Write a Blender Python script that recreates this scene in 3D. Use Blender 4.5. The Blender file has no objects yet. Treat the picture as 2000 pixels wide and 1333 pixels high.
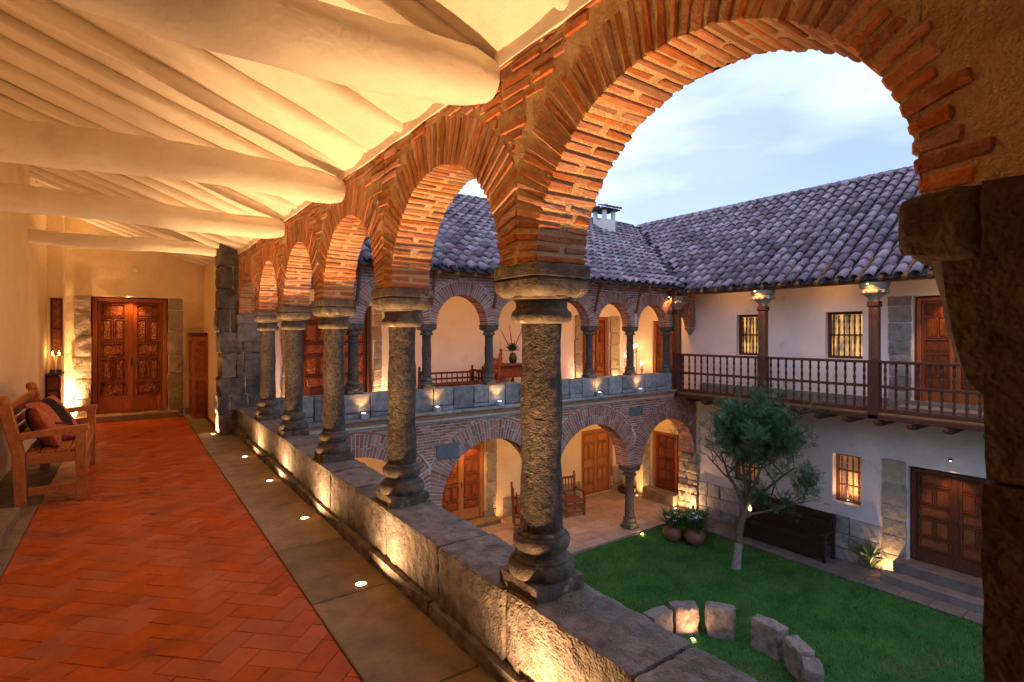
import bpy, math, random
from mathutils import Vector, noise, Matrix
R = random.Random(7)
rad = math.radians
SC = bpy.context.scene
COL = SC.collection

# ------------------------------------------------------------------ camera, sky, sun, exposure
cam_d = bpy.data.cameras.new("camera"); cam = bpy.data.objects.new("camera", cam_d); COL.objects.link(cam)
cam.location = (0, 0, 1.6); cam.rotation_euler = (rad(90), 0, rad(-35.7))
cam_d.sensor_width = 36; cam_d.lens = 18.77; cam_d.shift_y = -0.0068
cam_d.clip_start = 0.02; cam_d.clip_end = 4000
SC.camera = cam

SUN_EL, SUN_AZ = 4.0, 62.0            # low dusk sun behind the courtyard roofs (azimuth from +Y towards +X)
W = bpy.data.worlds.new("World"); SC.world = W; W.use_nodes = True
nt = W.node_tree; nt.nodes.clear()
wo = nt.nodes.new("ShaderNodeOutputWorld"); bg = nt.nodes.new("ShaderNodeBackground")
sky = nt.nodes.new("ShaderNodeTexSky"); sky.sky_type = 'NISHITA'; sky.sun_disc = False
sky.sun_elevation = rad(SUN_EL); sky.sun_rotation = rad(SUN_AZ)
sky.altitude = 3400; sky.air_density = 1.0; sky.dust_density = 0.4; sky.ozone_density = 4.0
tc = nt.nodes.new("ShaderNodeTexCoord"); mp = nt.nodes.new("ShaderNodeMapping")
mp.inputs['Scale'].default_value = (1.0, 1.0, 3.2); mp.inputs['Rotation'].default_value = (0.15, 0.1, 0.4)
cn = nt.nodes.new("ShaderNodeTexNoise"); cn.inputs['Scale'].default_value = 1.5; cn.inputs['Detail'].default_value = 4
cn.inputs['Roughness'].default_value = 0.45
cr = nt.nodes.new("ShaderNodeValToRGB"); cr.color_ramp.elements[0].position = 0.38; cr.color_ramp.elements[1].position = 0.72
cr.color_ramp.elements[0].color = (0.58, 0.58, 0.58, 1); cr.color_ramp.elements[1].color = (0.85, 0.85, 0.85, 1)
mx = nt.nodes.new("ShaderNodeMix"); mx.data_type = 'RGBA'
mx.inputs['B'].default_value = (3.8, 4.7, 7.6, 1)        # thin veil of pale dusk cloud
nt.links.new(tc.outputs['Generated'], mp.inputs['Vector']); nt.links.new(mp.outputs['Vector'], cn.inputs['Vector'])
nt.links.new(cn.outputs['Fac'], cr.inputs['Fac']); nt.links.new(cr.outputs['Color'], mx.inputs['Factor'])
cn2 = nt.nodes.new("ShaderNodeTexNoise"); cn2.inputs['Scale'].default_value = 2.3; cn2.inputs['Detail'].default_value = 5; cn2.inputs['Roughness'].default_value = 0.5
cr2 = nt.nodes.new("ShaderNodeValToRGB"); cr2.color_ramp.elements[0].position = 0.36; cr2.color_ramp.elements[1].position = 0.64
cm2 = nt.nodes.new("ShaderNodeMix"); cm2.data_type = 'RGBA'; cm2.inputs['A'].default_value = (3.5, 4.2, 7.2, 1); cm2.inputs['B'].default_value = (7.0, 7.9, 9.0, 1)
nt.links.new(mp.outputs['Vector'], cn2.inputs['Vector']); nt.links.new(cn2.outputs['Fac'], cr2.inputs['Fac']); nt.links.new(cr2.outputs['Color'], cm2.inputs['Factor']); nt.links.new(cm2.outputs['Result'], mx.inputs['B'])
nt.links.new(sky.outputs['Color'], mx.inputs['A']); nt.links.new(mx.outputs['Result'], bg.inputs['Color'])
nt.links.new(bg.outputs['Background'], wo.inputs['Surface'])
bg.inputs['Strength'].default_value = 0.15

sd = bpy.data.lights.new("sun", 'SUN'); sd.energy = 0.12; sd.angle = rad(25); sd.color = (1, 0.86, 0.8)
so = bpy.data.objects.new("sun", sd); COL.objects.link(so)
_sv = Vector((math.sin(rad(SUN_AZ)) * math.cos(rad(SUN_EL)), math.cos(rad(SUN_AZ)) * math.cos(rad(SUN_EL)), math.sin(rad(SUN_EL))))
so.rotation_euler = (-_sv).to_track_quat('-Z', 'Y').to_euler(); so.location = _sv * 60

SC.view_settings.view_transform = 'Standard'; SC.view_settings.look = 'None'
SC.view_settings.exposure = 0.70; SC.view_settings.gamma = 1.0; SC.view_settings.use_curve_mapping = False
SC.render.engine = 'CYCLES'
cy = SC.cycles; cy.use_denoising = True
try: cy.denoiser = 'OPENIMAGEDENOISE'
except Exception: pass
cy.max_bounces = 6; cy.diffuse_bounces = 5; cy.use_adaptive_sampling = True; cy.adaptive_threshold = 0.035; cy.glossy_bounces = 3; cy.sample_clamp_indirect = 6.0
cy.caustics_reflective = False; cy.caustics_refractive = False

# ------------------------------------------------------------------ materials
MATS = {}
def M(name, c1, c2=None, scale=6.0, rough=0.8, bump=0.0, bscale=40.0, rnd=0.0, c3=None, c3scale=2.0, c3pos=0.6,
      spec=0.3, rough_bump='noise', stretch=(1, 1, 1), fine=0.0, fscale=200.0, ramp=(0.3, 0.7)):
    """c1-c2 mottled by noise, c3 stains, rnd = light/dark change from piece to piece, bump in metres"""
    m = bpy.data.materials.new(name); m.use_nodes = True; MATS[name] = m
    t = m.node_tree; N = t.nodes; L = t.links
    b = N['Principled BSDF']; b.inputs['Roughness'].default_value = rough; b.inputs['Specular IOR Level'].default_value = spec
    geo = N.new("ShaderNodeNewGeometry"); mpn = N.new("ShaderNodeMapping"); mpn.inputs['Scale'].default_value = stretch
    oi = N.new("ShaderNodeObjectInfo"); at = N.new("ShaderNodeAttribute"); at.attribute_name = "rnd"
    L.new(geo.outputs['Position'], mpn.inputs['Vector'])
    n1 = N.new("ShaderNodeTexNoise"); n1.inputs['Scale'].default_value = scale; n1.inputs['Detail'].default_value = 3; n1.inputs['Roughness'].default_value = 0.65
    L.new(mpn.outputs['Vector'], n1.inputs['Vector'])
    r1 = N.new("ShaderNodeValToRGB"); r1.color_ramp.elements[0].position, r1.color_ramp.elements[1].position = ramp
    r1.color_ramp.elements[0].color = (*c1, 1); r1.color_ramp.elements[1].color = (*(c2 or c1), 1)
    L.new(n1.outputs['Fac'], r1.inputs['Fac']); out = r1.outputs['Color']
    if c3:
        n2 = N.new("ShaderNodeTexNoise"); n2.inputs['Scale'].default_value = c3scale; n2.inputs['Detail'].default_value = 3; n2.inputs['Roughness'].default_value = 0.7
        L.new(mpn.outputs['Vector'], n2.inputs['Vector'])
        r2 = N.new("ShaderNodeValToRGB"); r2.color_ramp.elements[0].position = c3pos; r2.color_ramp.elements[1].position = min(1, c3pos + 0.14)
        L.new(n2.outputs['Fac'], r2.inputs['Fac'])
        x = N.new("ShaderNodeMix"); x.data_type = 'RGBA'; x.inputs['B'].default_value = (*c3, 1)
        L.new(r2.outputs['Color'], x.inputs['Factor']); L.new(out, x.inputs['A']); out = x.outputs['Result']
    if rnd:
        ad = N.new("ShaderNodeMath"); ad.operation = 'ADD'; L.new(oi.outputs['Random'], ad.inputs[0]); L.new(at.outputs['Fac'], ad.inputs[1])
        fr = N.new("ShaderNodeMath"); fr.operation = 'FRACT'; L.new(ad.outputs[0], fr.inputs[0])
        mr = N.new("ShaderNodeMapRange"); mr.inputs['To Min'].default_value = 1 - rnd; mr.inputs['To Max'].default_value = 1 + rnd * 0.8
        L.new(fr.outputs[0], mr.inputs['Value'])
        hs = N.new("ShaderNodeHueSaturation"); L.new(out, hs.inputs['Color']); L.new(mr.outputs[0], hs.inputs['Value'])
        m2 = N.new("ShaderNodeMath"); m2.operation = 'MULTIPLY'; m2.inputs[1].default_value = 7.31; L.new(fr.outputs[0], m2.inputs[0])
        f2 = N.new("ShaderNodeMath"); f2.operation = 'FRACT'; L.new(m2.outputs[0], f2.inputs[0])
        mr2 = N.new("ShaderNodeMapRange"); mr2.inputs['To Min'].default_value = 1 - rnd * 0.7; mr2.inputs['To Max'].default_value = 1 + rnd * 0.3
        L.new(f2.outputs[0], mr2.inputs['Value']); L.new(mr2.outputs[0], hs.inputs['Saturation']); out = hs.outputs['Color']
    L.new(out, b.inputs['Base Color'])
    if bump:
        if rough_bump == 'voronoi':
            bn = N.new("ShaderNodeTexVoronoi"); bn.inputs['Scale'].default_value = bscale; h = bn.outputs['Distance']
        elif rough_bump == 'carve':
            bn = N.new("ShaderNodeTexWave"); bn.wave_type = 'RINGS'; bn.inputs['Scale'].default_value = bscale
            bn.inputs['Distortion'].default_value = 9; bn.inputs['Detail'].default_value = 1; h = bn.outputs['Fac']
        elif rough_bump == 'grain':
            bn = N.new("ShaderNodeTexNoise"); bn.inputs['Scale'].default_value = bscale; bn.inputs['Detail'].default_value = 2; h = bn.outputs['Fac']
        else:
            bn = N.new("ShaderNodeTexNoise"); bn.inputs['Scale'].default_value = bscale; bn.inputs['Detail'].default_value = 3; bn.inputs['Roughness'].default_value = 0.62; h = bn.outputs['Fac']
        L.new(mpn.outputs['Vector'], bn.inputs['Vector'])
        bp = N.new("ShaderNodeBump"); bp.inputs['Strength'].default_value = 1.0; bp.inputs['Distance'].default_value = bump
        L.new(h, bp.inputs['Height']); last = bp
        if fine:
            fn = N.new("ShaderNodeTexNoise"); fn.inputs['Scale'].default_value = fscale; fn.inputs['Detail'].default_value = 1
            L.new(geo.outputs['Position'], fn.inputs['Vector'])
            b2 = N.new("ShaderNodeBump"); b2.inputs['Strength'].default_value = 1.0; b2.inputs['Distance'].default_value = fine
            L.new(fn.outputs['Fac'], b2.inputs['Height']); L.new(bp.outputs['Normal'], b2.inputs['Normal']); last = b2
        L.new(last.outputs['Normal'], b.inputs['Normal'])
    return m
def ME(name, col, strength, base=(0.8, 0.7, 0.5)):
    m = bpy.data.materials.new(name); m.use_nodes = True; MATS[name] = m
    b = m.node_tree.nodes['Principled BSDF']; b.inputs['Base Color'].default_value = (*base, 1)
    b.inputs['Emission Color'].default_value = (*col, 1); b.inputs['Emission Strength'].default_value = strength
    return m

M('plaster_warm', (0.70, 0.56, 0.33), (0.78, 0.65, 0.42), 2.0, 0.85, 0.012, 5.0, fine=0.003, fscale=45)
M('plaster_white', (0.76, 0.69, 0.67), (0.83, 0.77, 0.75), 1.5, 0.85, 0.014, 4.0, c3=(0.6, 0.55, 0.5), c3scale=1.3, c3pos=0.62, fine=0.003, fscale=40)
M('plaster_shaded', (0.58, 0.52, 0.52), (0.70, 0.64, 0.63), 1.5, 0.9, 0.022, 5.0, c3=(0.46, 0.41, 0.39), c3scale=1.2, c3pos=0.58, fine=0.005, fscale=36)  # stained plaster, base darkened to paint in the shade under the balcony
M('plaster_ceiling', (0.76, 0.69, 0.58), (0.85, 0.79, 0.69), 4.0, 0.8, 0.011, 8.0, fine=0.003, fscale=40, c3=(0.68, 0.58, 0.44), c3scale=2.2, c3pos=0.66)
M('brick', (0.40, 0.13, 0.05), (0.53, 0.235, 0.10), 14, 0.9, 0.007, 50, rnd=0.34, c3=(0.52, 0.36, 0.22), c3scale=9, c3pos=0.60, fine=0.002, fscale=160)
M('brick_far', (0.34, 0.13, 0.09), (0.42, 0.20, 0.14), 10, 0.9, 0.004, 40, rnd=0.35, c3=(0.45, 0.38, 0.33), c3scale=7, c3pos=0.62)
M('mortar', (0.46, 0.31, 0.17), (0.60, 0.44, 0.26), 12, 0.95, 0.014, 30, fine=0.003, fscale=150)
M('mortar_far', (0.50, 0.44, 0.40), (0.62, 0.56, 0.51), 8, 0.95, 0.006, 30)
M('stone_column', (0.022, 0.019, 0.017), (0.125, 0.105, 0.088), 34, 0.85, 0.010, 55, c3=(0.04, 0.036, 0.03), c3scale=5, c3pos=0.56, fine=0.004, fscale=130, spec=0.4)
M('stone_capital', (0.055, 0.046, 0.038), (0.16, 0.135, 0.108), 16, 0.85, 0.005, 45, c3=(0.42, 0.40, 0.27), c3scale=9, c3pos=0.62, fine=0.004, fscale=120)
M('stone_parapet', (0.09, 0.078, 0.07), (0.23, 0.205, 0.185), 10, 0.9, 0.018, 22, rnd=0.2, c3=(0.10, 0.08, 0.06), c3scale=4, c3pos=0.58, fine=0.006, fscale=95)
M('stone_grey', (0.17, 0.165, 0.165), (0.33, 0.32, 0.31), 9, 0.9, 0.012, 22, rnd=0.28, c3=(0.13, 0.12, 0.12), c3scale=4, c3pos=0.6, fine=0.004, fscale=80)
M('stone_jamb', (0.26, 0.22, 0.17), (0.40, 0.34, 0.27), 6, 0.9, 0.02, 14, rnd=0.15, fine=0.005, fscale=60)
M('stone_border', (0.17, 0.125, 0.072), (0.29, 0.215, 0.125), 5, 0.75, 0.008, 18, rnd=0.15, c3=(0.14, 0.11, 0.08), c3scale=3, c3pos=0.6, fine=0.003, fscale=90)
M('stone_pier', (0.065, 0.06, 0.06), (0.19, 0.18, 0.175), 9, 0.9, 0.014, 20, rnd=0.3, c3=(0.05, 0.045, 0.045), c3scale=4, c3pos=0.58, fine=0.005, fscale=80)
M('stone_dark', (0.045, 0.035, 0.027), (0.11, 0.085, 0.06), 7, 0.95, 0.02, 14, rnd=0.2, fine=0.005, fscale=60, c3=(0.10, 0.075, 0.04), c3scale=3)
M('stone_seat', (0.15, 0.11, 0.10), (0.30, 0.23, 0.205), 7, 0.9, 0.03, 12, rnd=0.15, fine=0.006, fscale=50)
M('floor_tile', (0.36, 0.052, 0.005), (0.47, 0.084, 0.009), 5, 0.44, 0.004, 16, rnd=0.12, c3=(0.22, 0.036, 0.008), c3scale=2.4, c3pos=0.56, spec=0.24, fine=0.0012, fscale=120)
M('grout', (0.12, 0.025, 0.010), (0.18, 0.045, 0.018), 20, 0.95, 0.004, 60)
M('roof_tile', (0.17, 0.11, 0.13), (0.34, 0.25, 0.30), 5, 0.8, 0.006, 30, rnd=0.5, c3=(0.36, 0.33, 0.33), c3scale=4, c3pos=0.55)
M('roof_channel', (0.035, 0.03, 0.036), (0.07, 0.06, 0.066), 5, 0.9, 0.01, 20)
M('wood_door', (0.25, 0.062, 0.014), (0.38, 0.105, 0.026), 9, 0.42, 0.003, 30, rough_bump='grain', stretch=(6, 6, 0.5), spec=0.45)
M('wood_door_light', (0.33, 0.13, 0.035), (0.48, 0.21, 0.07), 9, 0.45, 0.003, 30, rough_bump='grain', stretch=(6, 6, 0.5), spec=0.45)
M('wood_carved', (0.19, 0.045, 0.011), (0.32, 0.085, 0.021), 12, 0.45, 0.012, 22, rough_bump='carve', spec=0.45)
M('wood_dark', (0.058, 0.020, 0.012), (0.115, 0.038, 0.02), 9, 0.55, 0.004, 30, rough_bump='grain', stretch=(4, 4, 0.7))
M('wood_post', (0.13, 0.048, 0.02), (0.24, 0.09, 0.035), 9, 0.55, 0.004, 30, rough_bump='grain', stretch=(4, 4, 0.7))
M('wood_bench', (0.34, 0.115, 0.024), (0.50, 0.19, 0.045), 7, 0.45, 0.005, 22, rough_bump='grain', stretch=(2.5, 2.5, 2.5), c3=(0.16, 0.06, 0.02), c3scale=5, c3pos=0.62, spec=0.4)
M('wood_eave', (0.20, 0.085, 0.035), (0.34, 0.15, 0.06), 9, 0.7, 0.006, 30, rough_bump='grain', stretch=(4, 1, 4))
M('bark', (0.09, 0.06, 0.045), (0.16, 0.115, 0.085), 20, 0.95, 0.015, 30)
M('bark_painted', (0.16, 0.13, 0.12), (0.34, 0.30, 0.28), 20, 0.95, 0.012, 30)
M('leaf', (0.026, 0.085, 0.034), (0.060, 0.14, 0.05), 9, 0.6, 0, rnd=0.5)
M('leaf_pot', (0.055, 0.12, 0.035), (0.13, 0.20, 0.05), 14, 0.5, 0, rnd=0.5)
M('petal', (0.78, 0.76, 0.74), None, 5, 0.6)
M('petal_red', (0.40, 0.03, 0.03), None, 5, 0.6)
M('clay_pot', (0.17, 0.065, 0.045), (0.25, 0.10, 0.07), 6, 0.45, 0.004, 20, spec=0.45)
M('grass', (0.022, 0.115, 0.018), (0.060, 0.185, 0.030), 1.6, 0.9, 0.03, 60, c3=(0.10, 0.13, 0.035), c3scale=1.1, c3pos=0.57, rnd=0.0)
M('grass_blade', (0.026, 0.135, 0.020), (0.085, 0.23, 0.036), 1.6, 0.7, 0, rnd=0.45, c3=(0.16, 0.17, 0.05), c3scale=1.1, c3pos=0.57)
M('earth', (0.09, 0.07, 0.05), (0.14, 0.11, 0.08), 0.6, 0.95, 0.03, 5)
M('paving', (0.33, 0.24, 0.19), (0.45, 0.34, 0.28), 4, 0.75, 0.006, 20, rnd=0.18, fine=0.002, fscale=80)
M('path_stone', (0.12, 0.095, 0.085), (0.20, 0.16, 0.145), 4, 0.8, 0.008, 20, rnd=0.18)
M('metal_dark', (0.03, 0.025, 0.02), (0.06, 0.045, 0.035), 20, 0.45, spec=0.5)
M('metal_ring', (0.45, 0.36, 0.22), None, 20, 0.35, spec=0.6)
M('lamp_stone', (0.30, 0.31, 0.33), (0.40, 0.41, 0.43), 15, 0.85, 0.003, 60)
M('candle_wax', (0.80, 0.62, 0.32), None, 5, 0.6)
M('cloth_red', (0.42, 0.03, 0.025), (0.55, 0.07, 0.05), 60, 0.9, 0.003, 120)
M('cloth_black', (0.018, 0.012, 0.014), (0.035, 0.02, 0.02), 60, 0.95, 0.003, 120)
M('mat_brown', (0.28, 0.12, 0.04), (0.36, 0.17, 0.06), 60, 0.95, 0.004, 120)
M('slate', (0.10, 0.11, 0.12), (0.16, 0.17, 0.18), 6, 0.7, 0.003, 30)
M('plastic_white', (0.75, 0.72, 0.65), None, 5, 0.5)
M('terracotta_strip', (0.36, 0.15, 0.075), (0.46, 0.22, 0.12), 6, 0.85, 0.006, 20)
def cushion_material():
    m = M('cushion_weave', (0.36, 0.025, 0.018), (0.48, 0.05, 0.03), 50, 0.95, 0.004, 140)
    t = m.node_tree; N = t.nodes; L = t.links; b = N['Principled BSDF']
    src = b.inputs['Base Color'].links[0].from_socket
    g = N.new("ShaderNodeTexCoord"); ck = N.new("ShaderNodeTexVoronoi"); ck.distance = 'MANHATTAN'; ck.inputs['Scale'].default_value = 38
    r = N.new("ShaderNodeValToRGB"); r.color_ramp.interpolation = 'CONSTANT'; r.color_ramp.elements[1].position = 0.44
    L.new(g.outputs['Object'], ck.inputs['Vector']); L.new(ck.outputs['Distance'], r.inputs['Fac'])
    x = N.new("ShaderNodeMix"); x.data_type = 'RGBA'; x.inputs['B'].default_value = (0.48, 0.15, 0.07, 1)
    L.new(r.outputs['Color'], x.inputs['Factor']); L.new(src, x.inputs['A']); L.new(x.outputs['Result'], b.inputs['Base Color'])
cushion_material()
WARM = (1.0, 0.45, 0.13); LM = 0.62   # lamp colour, common lamp level
ME('lens_glow', (1.0, 0.78, 0.42), 14)
ME('lens_small', (1.0, 0.78, 0.42), 9)
ME('lens_dim', (1.0, 0.55, 0.2), 2.0)
ME('flame', (1.0, 0.70, 0.25), 40)
ME('window_glow', (1.0, 0.58, 0.14), 1.1)

# ------------------------------------------------------------------ mesh helpers
WORLD = {}
class MB:
    def __init__(self): self.v = []; self.f = []; self.r = []; self.s = []
    def add(self, vs, fs, rnd=None, smooth=False):
        o = len(self.v); self.v.extend(vs); rr = R.random() if rnd is None else rnd
        for f in fs: self.f.append(tuple(i + o for i in f)); self.r.append(rr); self.s.append(smooth)
        return self
    def join(self, o):
        k = len(self.v); self.v.extend(o.v); self.f.extend(tuple(i + k for i in f) for f in o.f); self.r.extend(o.r); self.s.extend(o.s); return self
    def build(self, name, mat, parent=None, attr=False, **props):
        return obj(name, self, mat, parent, attr, **props)
def wloc(o):
    return WORLD[o.name] if o is not None else Vector((0, 0, 0))
def obj(name, mb, mat, parent=None, attr=False, **props):
    n = len(mb.v); c = Vector((0, 0, 0))
    for p in mb.v: c += Vector(p)
    c /= max(1, n)
    zmin = min(p[2] for p in mb.v)
    if parent is None: c.z = zmin
    me = bpy.data.meshes.new(name)
    me.from_pydata([(p[0] - c.x, p[1] - c.y, p[2] - c.z) for p in mb.v], [], mb.f)
    me.materials.append(MATS[mat])
    if any(mb.s): me.polygons.foreach_set('use_smooth', mb.s)
    if attr:
        a = me.attributes.new("rnd", 'FLOAT', 'FACE'); a.data.foreach_set('value', mb.r)
    if any(mb.s): me.set_sharp_from_angle(angle=rad(42))
    o = bpy.data.objects.new(name, me); COL.objects.link(o)
    WORLD[o.name] = c.copy()
    if parent is not None: o.parent = parent; o.location = c - wloc(parent)
    else: o.location = c
    for k, v in props.items(): o[k] = v
    return o
def thing(name, loc, label, cat, group=None, kind=None):
    o = bpy.data.objects.new(name, None); COL.objects.link(o); o.location = loc; o.empty_display_size = 0.1
    WORLD[o.name] = Vector(loc)
    o['label'] = label; o['category'] = cat
    if group: o['group'] = group
    o['kind'] = kind or 'thing'
    return o
def tag(o, label=None, cat=None, group=None, kind=None):
    if label: o['label'] = label
    if cat: o['category'] = cat
    if group: o['group'] = group
    if kind or cat: o['kind'] = kind or 'thing'
    return o
def copy_tree(o, loc, label, rotz=0.0, scale=None, parent=None):
    c = o.copy(); COL.objects.link(c); c.parent = parent
    if parent is None:
        c.location = loc; c.rotation_euler = (0, 0, rotz); c['label'] = label
        if scale: c.scale = scale
        WORLD[c.name] = Vector(loc)
    for ch in list(o.children):
        if ch.type == 'LIGHT':
            l = ch.copy(); COL.objects.link(l); l.parent = c
        else: copy_tree(ch, None, None, parent=c)
    return c
class Fr:
    """a wall frame: u along the wall, v up, n out of the wall"""
    def __init__(s, o, ang):
        s.o = Vector(o); s.u = Vector((math.cos(ang), math.sin(ang), 0)); s.n = Vector((math.sin(ang), -math.cos(ang), 0))
    def __call__(s, u, v, n=0.0):
        p = s.o + s.u * u + s.n * n; return (p.x, p.y, p.z + v)
IDF = lambda x, y, z: (x, y, z)
CBF = None
def cbox(x0, x1, y0, y1, z0, z1, ch=0.0, fn=IDF, jit=0.0, rnd=None, mb=None, smooth=False):
    """box with chamfered edges (24 verts), optional jitter, mapped by fn"""
    mb = mb or MB()
    if x1 < x0: x0, x1 = x1, x0
    if y1 < y0: y0, y1 = y1, y0
    if z1 < z0: z0, z1 = z1, z0
    j = (lambda: R.uniform(-jit, jit)) if jit else (lambda: 0.0)
    if ch <= 0:
        vs = [fn(x + j(), y + j(), z + j()) for z in (z0, z1) for y in (y0, y1) for x in (x0, x1)]
        mb.add(vs, [(0, 2, 3, 1), (4, 5, 7, 6), (0, 1, 5, 4), (2, 6, 7, 3), (0, 4, 6, 2), (1, 3, 7, 5)], rnd); return mb
    ch = min(ch, 0.45 * min(x1 - x0, y1 - y0, z1 - z0))
    vs = []; idx = {}
    for a, (X, dx) in enumerate(((x0, 1), (x1, -1))):
        for b, (Y, dy) in enumerate(((y0, 1), (y1, -1))):
            for c, (Z, dz) in enumerate(((z0, 1), (z1, -1))):
                ox, oy, oz = j(), j(), j()
                for k in range(3):
                    idx[a, b, c, k] = len(vs)
                    vs.append(fn(X + ox + (0 if k == 0 else dx * ch), Y + oy + (0 if k == 1 else dy * ch), Z + oz + (0 if k == 2 else dz * ch)))
    g = lambda a, b, c, k: idx[a, b, c, k]
    fs = []
    for a in (0, 1):
        q = [g(a, 0, 0, 0), g(a, 1, 0, 0), g(a, 1, 1, 0), g(a, 0, 1, 0)]; fs.append(q[::-1] if a == 0 else q)
        q = [g(0, a, 0, 1), g(1, a, 0, 1), g(1, a, 1, 1), g(0, a, 1, 1)]; fs.append(q if a == 0 else q[::-1])
        q = [g(0, 0, a, 2), g(1, 0, a, 2), g(1, 1, a, 2), g(0, 1, a, 2)]; fs.append(q[::-1] if a == 0 else q)
    for b in (0, 1):
        for c in (0, 1):
            q = [g(0, b, c, 1), g(1, b, c, 1), g(1, b, c, 2), g(0, b, c, 2)]; fs.append(q if (b == c) is False else q[::-1])
            q = [g(b, 0, c, 0), g(b, 1, c, 0), g(b, 1, c, 2), g(b, 0, c, 2)]; fs.append(q if b == c else q[::-1])
            q = [g(b, c, 0, 0), g(b, c, 1, 0), g(b, c, 1, 1), g(b, c, 0, 1)]; fs.append(q if b != c else q[::-1])
    for a in (0, 1):
        for b in (0, 1):
            for c in (0, 1):
                q = [g(a, b, c, 0), g(a, b, c, 1), g(a, b, c, 2)]; fs.append(q if (a + b + c) % 2 else q[::-1])
    mb.add(vs, fs, rnd, smooth); return mb
def fbox(fr, u0, u1, v0, v1, n0, n1, ch=0.0, jit=0.0, mb=None, rnd=None):
    return cbox(u0, u1, n0, n1, v0, v1, ch, lambda x, y, z: fr(x, z, y), jit, rnd, mb)
def lathe(prof, c=(0, 0, 0), seg=24, mb=None, fn=None, amp=0.0, fs=6.0, cap=True):
    mb = mb or MB(); vs = []; F = []
    for (r, z) in prof:
        for i in range(seg):
            a = 2 * math.pi * i / seg; x, y = math.cos(a), math.sin(a); rr = r
            if amp: rr += amp * noise.fractal(Vector((x * r, y * r, z)) * fs + Vector((c[0] * 3.1, c[1] * 1.7, 5)), 0.6, 2.0, 4)
            vs.append((c[0] + x * rr, c[1] + y * rr, c[2] + z))
    for k in range(len(prof) - 1):
        for i in range(seg):
            j = (i + 1) % seg; F.append((k * seg + i, k * seg + j, (k + 1) * seg + j, (k + 1) * seg + i))
    if cap:
        F.append(tuple(range(seg))[::-1]); F.append(tuple((len(prof) - 1) * seg + i for i in range(seg)))
    mb.add(vs, F, None, True); return mb
def tube(pts, radii, seg=8, mb=None, amp=0.0, fs=4.0, cap=True, rnd=None):
    mb = mb or MB(); vs = []; F = []; P = [Vector(p) for p in pts]
    if not hasattr(radii, '__len__'): radii = [radii] * len(P)
    up = Vector((0.13, 0.21, 0.97))
    for k, p in enumerate(P):
        d = (P[min(k + 1, len(P) - 1)] - P[max(k - 1, 0)]).normalized()
        s = d.cross(up)
        if s.length < 0.15: s = d.cross(Vector((1, 0, 0.1)))
        s.normalize(); t = d.cross(s)
        for i in range(seg):
            a = 2 * math.pi * i / seg; q = s * math.cos(a) + t * math.sin(a); rr = radii[k]
            if amp: rr += amp * noise.fractal((p + q * rr) * fs, 0.6, 2.0, 3)
            w = p + q * rr; vs.append((w.x, w.y, w.z))
    for k in range(len(P) - 1):
        for i in range(seg):
            j = (i + 1) % seg; F.append((k * seg + i, (k + 1) * seg + i, (k + 1) * seg + j, k * seg + j))
    if cap: F.append(tuple(range(seg))); F.append(tuple((len(P) - 1) * seg + i for i in range(seg))[::-1])
    mb.add(vs, F, rnd, True); return mb
def rough_block(x0, x1, y0, y1, z0, z1, cell=0.05, amp=0.01, fs=7.0, rc=0.02, mb=None, fn=IDF, seed=0.0):
    """subdivided stone block, rounded corners, surface broken by noise"""
    mb = mb or MB(); nx, ny, nz = [max(2, int(round(d / cell))) for d in (x1 - x0, y1 - y0, z1 - z0)]
    vid = {}; vs = []; fs_ = []
    cx, cy, cz = (x0 + x1) / 2, (y0 + y1) / 2, (z0 + z1) / 2; hx, hy, hz = (x1 - x0) / 2, (y1 - y0) / 2, (z1 - z0) / 2
    rc = min(rc, 0.4 * min(hx, hy, hz))
    def vert(i, j, k):
        key = (i, j, k)
        if key in vid: return vid[key]
        p = Vector((-hx + 2 * hx * i / nx, -hy + 2 * hy * j / ny, -hz + 2 * hz * k / nz))
        q = Vector((max(-hx + rc, min(hx - rc, p.x)), max(-hy + rc, min(hy - rc, p.y)), max(-hz + rc, min(hz - rc, p.z))))
        d = p - q
        if d.length > 1e-6:
            d.normalize(); p = q + d * rc
        wp = p + Vector((cx, cy, cz))
        dd = amp * noise.fractal(wp * fs + Vector((seed, seed * 1.3, 0)), 0.55, 2.1, 4)
        if d.length > 1e-6: p = p + d * dd
        vid[key] = len(vs); vs.append(fn(p.x + cx, p.y + cy, p.z + cz)); return vid[key]
    for i in range(nx):
        for j in range(ny):
            fs_.append((vert(i, j, 0), vert(i, j + 1, 0), vert(i + 1, j + 1, 0), vert(i + 1, j, 0)))
            fs_.append((vert(i, j, nz), vert(i + 1, j, nz), vert(i + 1, j + 1, nz), vert(i, j + 1, nz)))
    for i in range(nx):
        for k in range(nz):
            fs_.append((vert(i, 0, k), vert(i + 1, 0, k), vert(i + 1, 0, k + 1), vert(i, 0, k + 1)))
            fs_.append((vert(i, ny, k), vert(i, ny, k + 1), vert(i + 1, ny, k + 1), vert(i + 1, ny, k)))
    for j in range(ny):
        for k in range(nz):
            fs_.append((vert(0, j, k), vert(0, j, k + 1), vert(0, j + 1, k + 1), vert(0, j + 1, k)))
            fs_.append((vert(nx, j, k), vert(nx, j + 1, k), vert(nx, j + 1, k + 1), vert(nx, j, k + 1)))
    mb.add(vs, fs_, None, True); return mb
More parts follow.
